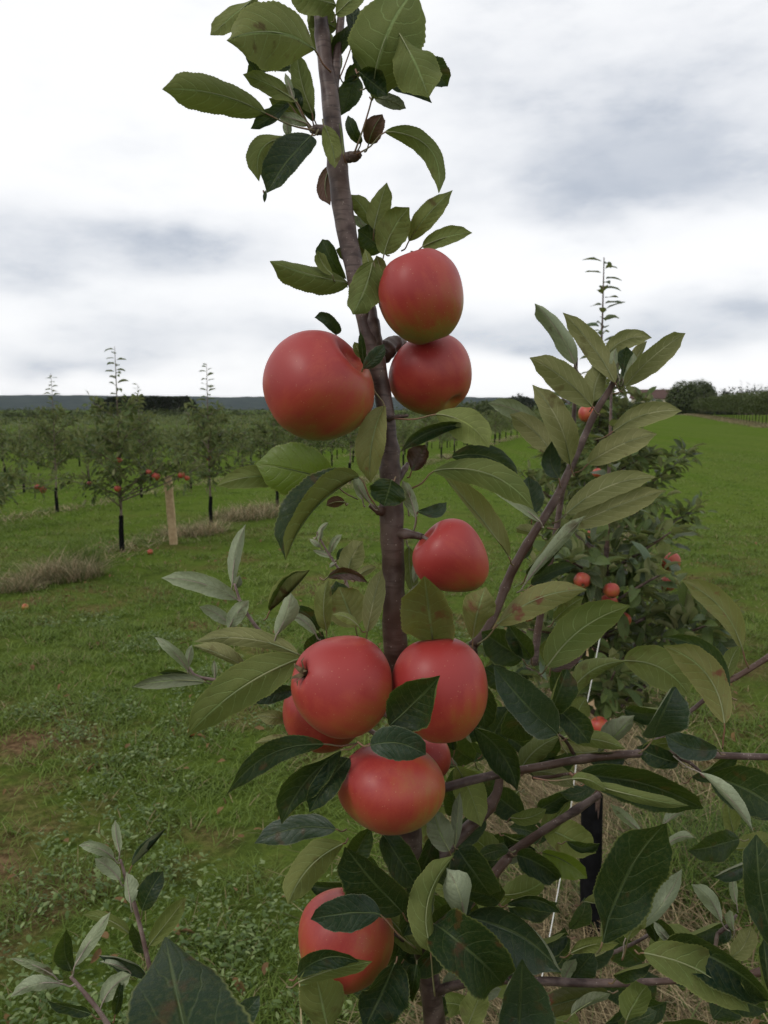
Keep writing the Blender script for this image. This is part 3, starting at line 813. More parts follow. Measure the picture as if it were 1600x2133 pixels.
L(765, 1315, 796, 1185, 2, 22, 'u', .62, m='shoot')
L(740, 1305, 706, 1222, 0, 38, 'u', .66, m='stained')
L(748, 1306, 692, 1280, -8, 13, 'u', .60, m='lime')
L(720, 1280, 700, 1210, 0, 26, 't', .69)
L(563, 1272, 646, 1187, -4, 32, 't', .66, tl=10, tr=145, m='leaf')
L(575, 1325, 606, 1235, -6, 28, 'u', .645, m='young')
L(657, 1320, 600, 1280, -8, 11, 'u', .65, m='young')
L(664, 1312, 610, 1268, -10, 15, 't', .66)
L(640, 1365, 672, 1315, 0, 18, 't', .67)
L(484, 1218, 512, 1092, 7, 15, 'u', .69, m='young', tr=50, tl=5)
L(488, 1228, 500, 1198, 0, 11, 'u', .70, m='grey')
L(492, 1248, 336, 1204, -12, 20, 'u', .68, m='young')
L(480, 1302, 415, 1264, -6, 14, 'u', .69, m='young')
L(476, 1312, 519, 1251, 5, 17, 'u', .68, m='young')
L(470, 1288, 440, 1262, 0, 14, 't', .70, m='grey')
L(620, 1362, 404, 1337, -20, 23, 'u', .64, m='shoot')
L(510, 1388, 402, 1344, -4, 22, 'u', .66, m='shoot')
L(392, 1397, 322, 1327, -6, 13, 'u', .67, m='young')
L(392, 1390, 400, 1343, 2, 9, 'u', .67, m='young')
L(426, 1420, 275, 1431, -8, 14, 'u', .665, m='grey', pet=(455, 1420))
L(415, 1410, 330, 1402, -5, 12, 't', .675)
L(448, 1412, 446, 1375, 0, 6, 'u', .67, m='young')
L(625, 1372, 391, 1534, -20, 42, 'u', .615, tl=35, tr=5, m='leaf', pet=(650, 1370))
L(612, 1438, 520, 1460, -3, 17, 't', .64, m='grey')
L(602, 1498, 535, 1490, 0, 15, 'u', .68, m='shoot')
L(620, 1540, 530, 1548, -3, 11, 'u', .66, m='shoot')
# --- around the lower apples
L(812, 1512, 917, 1407, -2, 52, 't', .545, tl=8, tr=8, m='leaf', dd=-.01)
L(772, 1552, 887, 1572, 14, 33, 't', .55, m='grey', pet=(745, 1545))
L(674, 1550, 472, 1655, -32, 24, 't', .60, tl=30, pet=(745, 1548))
L(710, 1563, 587, 1717, -16, 40, 't', .575, tl=30, tr=10, pet=(745, 1548))
L(726, 1580, 645, 1692, -6, 27, 't', .595)
L(985, 1515, 1078, 1648, 18, 40, 't', .61)
L(1000, 1420, 1010, 1520, 0, 30, 't', .66)
L(699, 1727, 530, 1757, -16, 25, 't', .62, m='grey')
L(713, 1758, 600, 1884, -18, 35, 'u', .60, tl=30)
L(838, 1900, 718, 1764, 2, 54, 't', .59)
L(800, 1740, 870, 1850, 0, 36, 't', .62)
L(905, 1740, 850, 1860, 6, 32, 't', .63)
L(880, 1830, 840, 1950, 4, 34, 't', .63)
L(935, 1940, 860, 2040, 0, 30, 't', .64)
L(800, 1900, 880, 1990, 0, 24, 'u', .645)
L(850, 1770, 790, 1700, 0, 22, 't', .67)
L(1040, 1880, 960, 1800, 0, 34, 't', .66)
L(1180, 1950, 1080, 1960, 6, 30, 't', .66)
L(792, 1905, 647, 1915, -8, 36, 't', .575, m='grey', pet=(866, 1975), tl=5, tr=5)
L(897, 1980, 946, 1782, 30, 36, 'u', .57, pet=(906, 2075), tl=5, tr=35)
L(968, 1917, 930, 1808, -8, 38, 'u', .60, m='young')
L(622, 2046, 776, 2003, 6, 22, 'u', .55, m='leaf', tl=5, tr=5)
L(620, 2032, 748, 2004, 24, 22, 't', .56)
L(685, 2150, 660, 2040, 0, 48, 'u', .58)
L(822, 2008, 760, 2145, 0, 55, 't', .585)
L(868, 2010, 855, 2080, 0, 26, 't', .60)
L(936, 1772, 904, 1688, 4, 24, 'u', .61, m='grey')
L(948, 1765, 958, 1650, 0, 13, 'u', .64, m='grey')
L(950, 1595, 1002, 1722, 6, 32, 'u', .67, m='lime', tl=30)
L(955, 1770, 1022, 1866, 0, 46, 't', .62)
L(905, 1925, 1048, 2052, 8, 62, 't', .585, m='leaf')
L(978, 1912, 1170, 2025, 22, 62, 't', .62, m='grey')
L(1058, 1884, 1168, 1902, 18, 18, 't', .63)
L(1130, 1776, 1223, 1830, 8, 29, 't', .68, m='lime')
L(1078, 1782, 1164, 1832, 8, 32, 't', .66)
L(1078, 2210, 1088, 1997, 0, 70, 't', .50, m='grey', tl=20, tr=20)
L(975, 2135, 1006, 2060, 0, 28, 'u', .62, m='lime')
L(930, 2062, 962, 2015, 0, 23, 'u', .66, m='young')
L(1176, 2042, 1200, 1997, 3, 14, 'u', .66, m='young')
L(1186, 2045, 1238, 1983, 0, 26, 't', .67, m='grey')
L(1265, 2065, 1120, 2102, 0, 32, 't', .64, m='stained')
L(1110, 2030, 1000, 1985, 4, 26, 't', .64)
L(1190, 1985, 1290, 1965, 8, 16, 'u', .62, m='leaf')
# --- lower right
L(1255, 1962, 1388, 1714, 22, 74, 't', .55, tl=10, tr=15)
L(1303, 1955, 1421, 1810, -14, 26, 'u', .58, pet=(1296, 2000), m='young')
L(1308, 1956, 1338, 1893, 0, 23, 'u', .575, m='lime', pet=(1296, 2000))
L(1382, 1718, 1425, 1687, 2, 12, 'u', .72, m='young')
L(1386, 1764, 1447, 1745, 10, 13, 'u', .72, m='young')
L(1335, 1732, 1272, 1675, 0, 11, 'u', .74, m='young')
L(1503, 1920, 1440, 1842, -10, 18, 'u', .76, m='young')
L(1500, 1900, 1445, 1845, -14, 10, 't', .77)
L(1535, 1884, 1525, 1818, 2, 10, 'u', .77, m='young')
L(1530, 1940, 1520, 1895, 2, 12, 'u', .77, m='young')
L(1416, 1968, 1361, 1913, 0, 16, 't', .75, m='leaf')
L(1405, 1968, 1362, 1918, 4, 9, 'u', .745, m='young')
L(1342, 1985, 1562, 2108, 24, 40, 'u', .56, tr=15)
L(1390, 1970, 1600, 2085, 26, 48, 't', .58)
L(1284, 2038, 1360, 2008, 8, 21, 't', .60, m='leaf')
L(1305, 2125, 1348, 2053, 4, 28, 'u', .60, m='leaf')
L(1190, 2115, 1272, 2070, 5, 18, 'u', .60, m='grey')
L(1612, 1960, 1575, 1738, 10, 52, 't', .56)
L(1605, 2090, 1590, 1955, 0, 45, 't', .60)
L(1460, 1610, 1569, 1732, 10, 22, 'u', .66, m='young', pet=(1402, 1574), tl=10, tr=55)
L(1478, 1618, 1630, 1700, 14, 48, 't', .69)
L(1205, 1612, 1465, 1684, 16, 48, 't', .63, dd=.03)
L(1225, 1632, 1435, 1678, -4, 15, 'u', .615)
L(1192, 1622, 1262, 1648, 10, 16, 'u', .60, m='leaf', pet=(1110, 1620))
L(1140, 1388, 1312, 1262, 20, 40, 'u', .66, dd=.03)
L(1146, 1392, 1144, 1328, 0, 19, 'u', .70)
L(1155, 1292, 1216, 1244, 4, 15, 'u', .72)
L(1088, 1372, 1003, 1316, 0, 38, 't', .68)
L(1106, 1370, 1058, 1302, 0, 22, 't', .69)
L(1160, 1528, 1029, 1387, 6, 44, 't', .62, m='grey', pet=(1182, 1570))
L(1150, 1480, 1182, 1394, 0, 34, 't', .65)
L(1188, 1442, 1306, 1377, 18, 28, 'u', .72)
L(1204, 1512, 1222, 1454, 8, 23, 'u', .73)
L(1162, 1478, 1228, 1548, 4, 30, 't', .66)
L(1182, 1538, 1304, 1560, 8, 20, 'u', .655, m='leaf')
L(1084, 1602, 1166, 1534, 10, 28, 'u', .69)
L(1112, 1466, 1058, 1538, 0, 36, 't', .68)
L(1070, 1562, 1110, 1528, 0, 17, 'u', .78, m='lime')
L(1015, 1505, 1036, 1460, 0, 14, 'u', .78, m='lime')
L(1148, 1396, 1216, 1361, 0, 14, 't', .76, m='dead')
L(1300, 1376, 1437, 1452, 24, 37, 'u', .74)
L(1509, 1506, 1381, 1345, -34, 33, 'u', .655, pet=(1505, 1560), m='stained')
L(1516, 1440, 1380, 1327, -32, 20, 't', .675)
L(1508, 1417, 1500, 1336, 8, 28, 't', .76, m='grey')
L(1512, 1414, 1540, 1344, 4, 15, 'u', .755)
L(1545, 1348, 1421, 1209, -22, 27, 'u', .74, pet=(1560, 1392), m='stained')
L(1362, 1536, 1408, 1431, 4, 48, 't', .66, m='grey', pet=(1330, 1570))
L(1338, 1562, 1436, 1558, 12, 15, 'u', .68)
L(1248, 1568, 1322, 1490, 0, 27, 'u', .69, m='grey')
L(1010, 1560, 1062, 1470, 0, 30, 't', .70)
L(1062, 1430, 1010, 1390, 0, 24, 't', .71)
L(1090, 1700, 1010, 1640, 0, 30, 't', .76)
L(1120, 1690, 1200, 1640, 0, 26, 't', .76)
L(1130, 1740, 1190, 1665, 0, 22, 'u', .78)
L(1050, 1740, 1120, 1790, 0, 24, 't', .75)
# --- right shoot
L(1198, 758, 1114, 632, -8, 30, 'u', .79, m='young', tr=40)
L(1281, 796, 1172, 651, -8, 25, 'u', .75, m='shoot')
L(1233, 846, 1103, 745, -10, 31, 'u', .74, m='shoot')
L(1236, 836, 1270, 749, 9, 28, 'u', .755, m='shoot')
L(1260, 745, 1358, 704, 18, 20, 'u', .77, m='shoot')
L(1296, 784, 1306, 722, 0, 20, 't', .755, m='leaf')
L(1290, 788, 1284, 724, 8, 11, 'u', .75, m='young')
L(1300, 790, 1320, 735, -6, 10, 'u', .75, m='young')
L(1303, 804, 1428, 694, 8, 29, 'u', .745, pet=(1278, 820), tl=5, tr=40, m='shoot')
L(1308, 775, 1348, 710, 0, 17, 'u', .77, m='shoot')
L(1278, 898, 1421, 856, 15, 23, 'u', .74, pet=(1236, 916), m='shoot')
L(1226, 966, 1369, 904, 10, 27, 'u', .74, pet=(1196, 985), m='shoot')
L(1188, 967, 1109, 801, -16, 29, 'u', .735, tl=40, m='shoot')
L(1152, 948, 1062, 863, -10, 27, 'u', .75, m='shoot')
L(1164, 996, 1150, 918, 10, 22, 't', .73, m='grey')
L(1180, 1070, 1367, 994, 20, 26, 'u', .73, pet=(1150, 1090), m='shoot')
L(1186, 1096, 1385, 1021, 4, 28, 'u', .745, pet=(1140, 1100), m='shoot')
L(1095, 1214, 1220, 1074, 4, 25, 'u', .715, tr=40, m='young')
L(1098, 1196, 1172, 1096, -4, 26, 't', .735)
L(1108, 1218, 1200, 1178, 8, 22, 't', .78, m='grey')
L(1118, 884, 1016, 840, -10, 19, 'u', .79, m='young')
L(1204, 818, 1145, 786, 0, 11, 'u', .80, m='young')
L(1072, 1170, 1110, 1130, 0, 12, 't', .76)
L(1128, 1115, 1075, 1100, 0, 16, 'u', .77, m='shoot')
# --- lower left shoots
L(249, 1776, 240, 1708, 2, 10, 'u', .63, m='young')
L(237, 1788, 164, 1761, -9, 13, 'u', .63, m='young')
L(249, 1832, 197, 1788, -4, 16, 'u', .625, m='young')
L(276, 1802, 347, 1724, -4, 20, 't', .62, tl=10, tr=150, m='grey')
L(272, 1882, 262, 1817, 0, 21, 'u', .615, m='young')
L(297, 1896, 340, 1815, 5, 23, 't', .62, m='leaf')
L(312, 1968, 389, 1868, 0, 18, 'u', .63)
L(300, 1985, 275, 1923, 0, 15, 't', .64)
L(270, 1945, 172, 1905, -10, 12, 'u', .64)
L(156, 2012, 230, 1900, 2, 15, 'u', .565, m='young')
L(149, 2022, 138, 1935, 8, 22, 't', .57)
L(112, 2032, 20, 1996, -5, 11, 'u', .57, m='young')
L(132, 2050, 22, 2077, -14, 17, 'u', .56, m='young')
L(308, 2036, 205, 1990, -12, 20, 't', .64, m='grey')
L(268, 2022, 208, 2003, -3, 9, 'u', .63, m='young')
L(214, 2088, 273, 2030, 8, 20, 'u', .60, m='young')
L(240, 2112, 256, 2042, 0, 13, 't', .61)
L(190, 2112, 98, 2084, 0, 14, 't', .59)
L(520, 2600, 344, 1951, 14, 128, 't', .30, tl=16, tr=12, m='leaf', dd=.05)
L(488, 2135, 541, 2074, 0, 21, 't', .56, m='grey')
# dark inner leaves that fill the depth of the lower crown
for i in range(70):
    x = random.uniform(900, 1560); y = random.uniform(1660, 2150) if random.random() < .6 else random.uniform(1440, 1700)
    if 1200 < x < 1500 and 1640 < y < 1960: continue
    if x > 1330 and y < 1640 : continue
    a = random.uniform(-.6, 3.7); ln = random.uniform(80, 130)
    L(x, y, x+math.cos(a)*ln, y-math.sin(a)*ln*.8, random.uniform(-12, 12), ln*.26, random.choice('ttu'), random.uniform(.80, .92), m='leaf')
for i in range(52):
    x = random.uniform(930, 1600); y = random.uniform(1560, 2140)
    if 1230 < x < 1480 and 1650 < y < 1960: continue
    if x > 1450 and 1640 < y < 1780: continue
    a = random.uniform(-.9, 4.0); ln = random.uniform(70, 125)
    tp = random.choice(['t', 't', 'u'])
    L(x, y, x+math.cos(a)*ln, y-math.sin(a)*ln*.8, random.uniform(-14, 14), ln*random.uniform(.2, .28), tp, random.uniform(.67, .79), m=random.choice(['leaf', 'leaf', 'grey', 'shoot']))
for i in range(22):
    x = random.uniform(720, 930); y = random.uniform(1760, 2140)
    a = random.uniform(-.3, 3.4); ln = random.uniform(80, 120)
    L(x, y, x+math.cos(a)*ln, y-math.sin(a)*ln*.8, random.uniform(-12, 12), ln*.26, 't', random.uniform(.68, .76), m='leaf')

# ------------------------------------------------------------------ apples
def apple_mesh(seed, r=1.0, conic=.12, squash=1.0, lobes=.02, nu=56, nv=40, sun_local=Vector((0, 0, 1)), base=.7, gain=.35, pw=.96, dim=.42):
    rs = random.Random(seed); o = Vector((rs.random()*50, rs.random()*50, rs.random()*50))
    V, Fc, bl, ru = [], [], [], []
    for j in range(nv+1):
        ph = math.pi*j/nv
        for i in range(nu):
            th = 2*math.pi*i/nu
            s, c = math.sin(ph), math.cos(ph)
            rr = s**pw
            z = c*.92*squash
            z -= dim*math.exp(-(rr/.26)**2) if c > 0 else 0
            z += .20*math.exp(-(rr/.20)**2) if c < 0 else 0
            k = 1 - conic*(1-c)*.5 + conic*.25
            lb = 1 + lobes*math.cos(5*th+seed)*(.3+.7*(1-c)/2)
            v = Vector((rr*math.cos(th)*k*lb, rr*math.sin(th)*k*lb, z))
            nf = mnoise.noise(v*.9+o)*.07*s
            v *= 1+nf
            V.append(v*r)
            n = v.normalized()
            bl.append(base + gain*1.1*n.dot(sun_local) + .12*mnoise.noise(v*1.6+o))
            ru.append(max(0, 1-rr/.2)*.8 if c > 0 else max(0, 1-rr/.14)*.8)
    for j in range(nv):
        for i in range(nu):
            i2 = (i+1) % nu
            Fc.append((j*nu+i, (j+1)*nu+i, (j+1)*nu+i2, j*nu+i2))
    return mesh('apple', V, Fc, [M['apple']], attrs={'blush': bl, 'russet': ru})

def apple(px, py, w, d, axis, label, seed, group=None, conic=.12, squash=1.0, stem=True, calyx=True, base=.7, gain=.35, nu=56, nv=40, roll=0, cat='apple', lobes=.02, stemto=None, pw=.96, dim=.42):
    """axis: stem direction as (right, up, towards camera)"""
    r = w/2*d/F
    pos = at(px, py, d)
    ax = (RIGHT*axis[0] + UP*axis[1] - FWD*axis[2]).normalized()
    q = ax.to_track_quat('Z', 'Y') @ Matrix.Rotation(roll, 3, 'Z').to_quaternion()
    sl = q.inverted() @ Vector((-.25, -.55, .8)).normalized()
    me = apple_mesh(seed, r, conic, squash, lobes, nu, nv, sl, base, gain, pw, dim)
    o = link('apple', me, None, pos); o.rotation_mode = 'QUATERNION'; o.rotation_quaternion = q
    tag(o, label, cat, group)
    if stem:
        p0 = Vector((0, 0, r*.5*squash))
        p2 = Vector((.12*r, .05*r, r*1.12*squash))
        if stemto is not None:
            p2 = q.inverted() @ (at(*stemto) - pos)
        pth = catmull([p0, (p0+p2)*.5+Vector((0, 0, r*.06)), p2], 4)
        V, Fc = tube(pth, list(np.linspace(r*.035, r*.05, len(pth))), 7)
        link('stem', mesh('stem', V, Fc, [M['twig']]), o)
    if calyx:
        V, Fc = [], []
        zb = -r*.92*squash + .20*r
        for k in range(5):
            a = k*2*math.pi/5+.3
            d1 = Vector((math.cos(a), math.sin(a), 0)); n1 = Vector((-math.sin(a), math.cos(a), 0))
            b = len(V)
            for t, wv, out, dz in ((0, .06, .02, .0), (.4, .055, .09, -.15), (.8, .03, .20, -.24), (1, .004, .30, -.22)):
                for s_ in (1, -1):
                    V.append(d1*out*r + n1*wv*s_*r + Vector((0, 0, zb+dz*r+.03*r)))
            for t in range(3): Fc.append((b+2*t, b+2*t+1, b+2*t+3, b+2*t+2))
        link('calyx', mesh('calyx', V, Fc, [M['sepal']], smooth=False), o)
    return o

AG = 'apples on the near tree'
apple(879, 619, 190, .60, (-.30, .9, .18), 'topmost red apple on the right of the trunk, above another apple', 3, AG, .16, 1.14, pw=1.04, dim=.22, stem=False, calyx=False, base=.50, gain=.62)
apple(899, 782, 182, .645, (-.55, .75, -.3), 'red apple tucked behind and below the topmost right apple', 5, AG, .12, .98, base=.62, gain=.5, stemto=(822, 715, .65), calyx=False)
apple(664, 808, 238, .60, (.62, .50, .28), 'large pinkish red apple alone on the left of the trunk', 8, AG, .10, 1.02, base=.60, gain=.52, stemto=(762, 742, .63), lobes=.03, calyx=False)
apple(944, 1164, 168, .605, (-.75, .62, .12), 'cone-shaped red apple on a short spur right of the trunk', 12, AG, .50, 1.08, pw=1.0, dim=.3, base=.62, gain=.52, stemto=(880, 1118, .612), calyx=False)
apple(711, 1427, 216, .595, (.78, -.36, -.50), 'red apple with its dried flower end facing the camera at left', 17, AG, .12, 1.08, pw=1.0, base=.62, gain=.5)
apple(918, 1436, 206, .60, (-.12, .92, -.10), 'large red apple right of the trunk, half covered by a dark leaf', 21, AG, .16, 1.20, pw=1.06, dim=.16, base=.60, gain=.58, stem=False, calyx=False)
apple(815, 1640, 226, .60, (.05, .95, .1), 'orange red apple hanging lowest in the middle cluster', 25, AG, .12, .88, pw=1.0, dim=.2, base=.40, gain=.5, stem=False, calyx=False)
apple(668, 1488, 170, .67, (.4, .7, -.2), 'red apple mostly hidden behind the one showing its flower end', 29, AG, .10, 1.0)
apple(888, 1578, 108, .69, (.0, .9, 0), 'sliver of red apple deep between the three middle cluster apples', 31, AG, .10, 1.0)
apple(720, 1958, 206, .625, (.35, .9, -.1), 'lowest apple of the near tree, crossed by leaves near the bottom', 35, AG, .12, 1.05, base=.45, gain=.4, stemto=(805, 1920, .64), calyx=False)

# ------------------------------------------------------------------ generic leaf variants for the trees behind
def small_leaf(seed, fold=.5, droop=.25):
    rs = random.Random(seed)
    V, UV, Fc = [], [], []
    n = 5
    for i in range(n+1):
        t = i/n
        w = float(wprof(min(max(t, .02), .985)))*.26
        x = t; z = -droop*t*t
        wv = .03*math.sin(t*9+seed)
        V += [(x, w*math.cos(fold), z+w*math.sin(fold)+wv), (x, 0, z), (x, -w*math.cos(fold), z+w*math.sin(fold)-wv)]
        UV += [(t, 1), (t, .5), (t, 0)]
    for i in range(n):
        a = i*3
        Fc += [(a, a+1, a+4, a+3), (a+1, a+2, a+5, a+4)]
    Fc = [f for f in Fc]
    V = [(v[0]+.18, v[1], v[2]) for v in V]
    # petiole
    o = len(V); V += [(0, .008, 0), (0, -.008, 0), (.2, .006, 0), (.2, -.006, 0)]; UV += [(0, .5)]*4
    Fc.append((o, o+1, o+3, o+2))
    return V, Fc, UV
LV = []
for k in range(6):
    v, f, uv_ = small_leaf(k, .25+.12*k, .12+.13*(k % 4))
    LV.append((np.array(v), np.array(f), np.array(uv_)))
LEAFME = [mesh('leaf', v, [tuple(q) for q in f], [M['mid']], uv_) for v, f, uv_ in LV[:3]] + [mesh('leaf', v, [tuple(q) for q in f], [M['young']], uv_) for v, f, uv_ in LV[3:4]]

def tree_skeleton(rs, h, crown0, crownr, nb, ctop=.70):
    """list of branch polylines with radii for one young apple tree (local coordinates)"""
    br = []
    bend = Vector((rs.uniform(-.05, .05), rs.uniform(-.05, .05), 0))
    pts = [Vector((0, 0, 0)) + bend*(math.sin(t*2.2)*.8)*1 + Vector((0, 0, h*t)) for t in np.linspace(0, 1, 9)]
    br.append((pts, list(np.linspace(.018, .003, 9))))
    for k in range(nb):
        t = (crown0 + (h*ctop-crown0)*(k+rs.random()*.6)/nb)/h
        o = Vector((0, 0, h*t)) + bend*(math.sin(t*2.2)*.8)
        a = k*2.4+rs.uniform(-.4, .4)
        rel = (h*t-crown0)/(h*ctop-crown0+1e-6)
        ln = crownr*(1.15-.75*rel)*rs.uniform(.75, 1.15)
        up = rs.uniform(.25, .75)+.3*rel
        d = Vector((math.cos(a), math.sin(a), up)).normalized()
        sag = rs.uniform(-.10, .18)
        p = [o + d*ln*s + Vector((0, 0, -sag*s*s*ln)) for s in (0, .25, .5, .75, 1)]
        br.append((p, [.009, .007, .005, .0035, .002]))
    return br

def place_leaves(rs, br, n, size, leader=0):
    """frames (position, direction, normal, size) of n leaves along the branches"""
    out = []
    lens = [(b[0][-1]-b[0][0]).length for b in br]
    lat = br[1:]
    wts = [max(.05, l) for l in lens[1:]]
    for k in range(n):
        b = rs.choices(lat, wts)[0][0]
        s = rs.random()**.75*4
        i = min(3, int(s)); p = b[i].lerp(b[i+1], s-i)
        tn = (b[i+1]-b[i]).normalized()
        side = Vector((rs.gauss(0, 1), rs.gauss(0, 1), rs.gauss(.15, .8))).normalized()
        d = (tn*rs.uniform(.1, .7) + side).normalized()
        p = p + side*abs(rs.gauss(0, .035))
        nrm = Vector((rs.gauss(0, .55), rs.gauss(0, .55), 1)).normalized()
        out.append((p, d, nrm, size*rs.uniform(.65, 1.15)))
    tr = br[0][0]
    for k in range(leader):
        s = min(7.99, 5.6 + 2.4*((k+rs.uniform(-.45, .45))/leader)); i = min(7, int(s)); p = tr[i].lerp(tr[i+1], s-i)
        a = k*2.4+rs.uniform(-.7, .7)
        d = Vector((math.cos(a), math.sin(a), rs.uniform(.1, .5))).normalized()
        out.append((p, d, Vector((rs.gauss(0, .3), rs.gauss(0, .3), 1)).normalized(), size*rs.uniform(1.2, 1.65)*(1-.2*k/leader)))
    return out

def frame_matrix(p, d, nrm, s):
    x = d.normalized(); y = nrm.cross(x)
    if y.length < 1e-3: y = x.orthogonal()
    y.normalize(); z = x.cross(y)
    return Matrix(((x.x*s, y.x*s, z.x*s, p.x), (x.y*s, y.y*s, z.y*s, p.y), (x.z*s, y.z*s, z.z*s, p.z), (0, 0, 0, 1)))

def bake(frames, mat, name, rs, lv=None):
    Vs, Fs, Us, Rn = [], [], [], []; off = 0
    for fr in frames:
        v, f, uv_ = (lv or LV)[rs.randrange(len(lv or LV))]
        m = np.array(frame_matrix(*fr))
        w = v @ m[:3, :3].T + m[:3, 3]
        Vs.append(w); Fs.append(f+off); Us.append(uv_); Rn.append(np.full(len(v), rs.random())); off += len(v)
    return fast_mesh(name, np.concatenate(Vs), np.concatenate(Fs), mat, np.concatenate(Rn), np.concatenate(Us), smooth=True)

# cheap leaf for far trees: folded diamond
FLV = []
for fo in (.3, .7):
    v = np.array([(0, 0, 0), (.45, .27*math.cos(fo), .27*math.sin(fo)), (.45, 0, -.02), (.45, -.27*math.cos(fo), .27*math.sin(fo)), (1, 0, -.2)])
    FLV.append((v, np.array([(0, 2, 1), (0, 3, 2), (2, 4, 1), (3, 4, 2)]), np.array([(0, .5), (.45, 1), (.45, .5), (.45, 0), (1, .5)])))

def skeleton_mesh(br, sides=6, mat='fartwig', name='trunk'):
    V, Fc = [], []
    for pts, rad in br:
        v, f = tube(pts, rad, sides); o = len(V); V += v; Fc += [tuple(o+k for k in q) for q in f]
    return mesh(name, V, Fc, [M[mat]])

def guard_mesh(rad, h, seed=0):
    rs = random.Random(seed)
    ph = [Vector((rs.uniform(-.006, .006), rs.uniform(-.006, .006), h*t)) for t in np.linspace(0, 1, 6)]
    V, Fc = tube(ph, [rad*rs.uniform(.93, 1.07) for _ in ph], 12, cap=False, wob=.05)
    return mesh('trunk_guard', V, Fc, [M['guard']])

# the nearer trees of the same row, behind the near tree: leaves one by one
def detailed_tree(x, y, h, label, seed, nleaf, nextra, crownr, c0, gh, grad=.026, nb=16, size=.075, leader=20):
    rs = random.Random(seed)
    t = empty('apple_tree', (x, y, 0), label=label, cat='apple tree', group='apple trees')
    br = tree_skeleton(rs, h, c0, crownr, nb)
    link('trunk', skeleton_mesh(br[:1], 10, 'bark'), t)
    for b in br[1:]: link('branch', skeleton_mesh([b], 7, 'bark', 'branch'), t)
    link('trunk_guard', guard_mesh(grad, gh, seed), t)
    fr = place_leaves(rs, br, nleaf-leader, size, leader)
    for f in fr:
        o = link('leaf', LEAFME[rs.randrange(4) if rs.random() < .6 else rs.randrange(3)], t)
        o.matrix_local = frame_matrix(*f)
    if nextra:
        fr = place_leaves(rs, br, nextra, size, 0)
        tag(link('foliage', bake(fr, M['crown'], 'foliage', rs), t), kind='stuff')
    return t, br

gA = ground_at(1226, 1968)
tA, brA = detailed_tree(gA.x, gA.y, 1.80, 'apple tree with red apples and a black trunk guard right behind the near tree', 101, 300, 900, .46, .72, .50, .033, 15, .068, 14)
tB, brB = detailed_tree(row_x(0, 4.7), 4.7, 2.50, 'apple tree with the tall thin leafy leader rising right of centre', 202, 300, 1400, .60, .72, .45, .027, 17, .075, 34)
tC, brC = detailed_tree(row_x(0, 6.8)-.02, 6.8, 2.35, 'third apple tree back in the near row, its short leader left of the tallest one', 303, 120, 1300, .55, .68, .45, .028, 16, .085, 24)

AB = 'apples on the trees behind'
for i, (px, py, w, d, lab) in enumerate([
    (1397, 1170, 44, 2.75, 'bright red apple at the right edge of the tree behind'),
    (1213, 1210, 38, 2.45, 'small red apple showing its flower end, left of the cluster behind'),
    (1274, 1230, 36, 2.45, 'small orange apple above the pair in the cluster behind'),
    (1268, 1256, 40, 2.50, 'orange apple at the bottom of the cluster on the tree behind'),
    (1391, 1216, 36, 2.70, 'small orange red apple just below the bright red one behind'),
    (1098, 1280, 34, 2.40, 'small deep red apple just left of the second upright shoot'),
    (1248, 1512, 42, 2.40, 'low red apple behind the leaves beside the white string'),
    (1240, 1112, 36, 2.9, 'dull orange apple high in the tree behind'),
    (1224, 862, 42, 2.9, 'orange apple in front of the sky line beside the right shoot'),
    (1298, 1292, 36, 2.6, 'small orange apple under the cluster on the tree behind'),
    (1196, 1148, 28, 3.0, 'small shaded apple left of the dull orange one behind'),
    (1244, 985, 22, 4.4, 'tiny orange apple far inside the second tree behind')]):
    a = random.uniform(0, 6.28)
    apple(px, py, w*.97, d*.93, (.3*math.cos(a), .8, .3*math.sin(a)) if i != 1 else (.1, .5, -.85), lab, 50+i, AB, nu=24, nv=16, base=.42, gain=.35)

# ------------------------------------------------------------------ orchard rows on the left
def variant(seed, h, n, size, nb=12, crownr=.58, c0=.62, leader=12, lv=None, gh=.42, mat='crown'):
    rs = random.Random(seed)
    br = tree_skeleton(rs, h, c0, crownr, nb)
    return (skeleton_mesh(br, 5 if lv else 7), bake(place_leaves(rs, br, n, size, leader), M[mat], 'foliage', rs, lv), guard_mesh(.027, gh, seed))
NEARV = [variant(400+i, 2.35-.1*(i % 3), 1150, .082, 15, .72, .62, 22) for i in range(4)]
MIDV = [variant(500+i, 1.85-.12*(i % 3), 700, .095, 13, .72, .55, 6+5*(i % 3), FLV) for i in range(6)]
FARV = [variant(600+i, 1.75-.1*(i % 3), 380, .14, 12, .80, .5, 3+4*(i % 3), FLV) for i in range(4)]

def orchard_tree(x, y, var, label, group, rz, sc_=1.0, z=0.0, cat='apple tree'):
    t = empty('apple_tree', (x, y, z), rz, label=label, cat=cat, group=group)
    t.scale = (sc_, sc_, sc_)
    link('trunk', var[0], t); tag(link('foliage', var[1], t), kind='stuff'); link('trunk_guard', var[2], t)
    return t

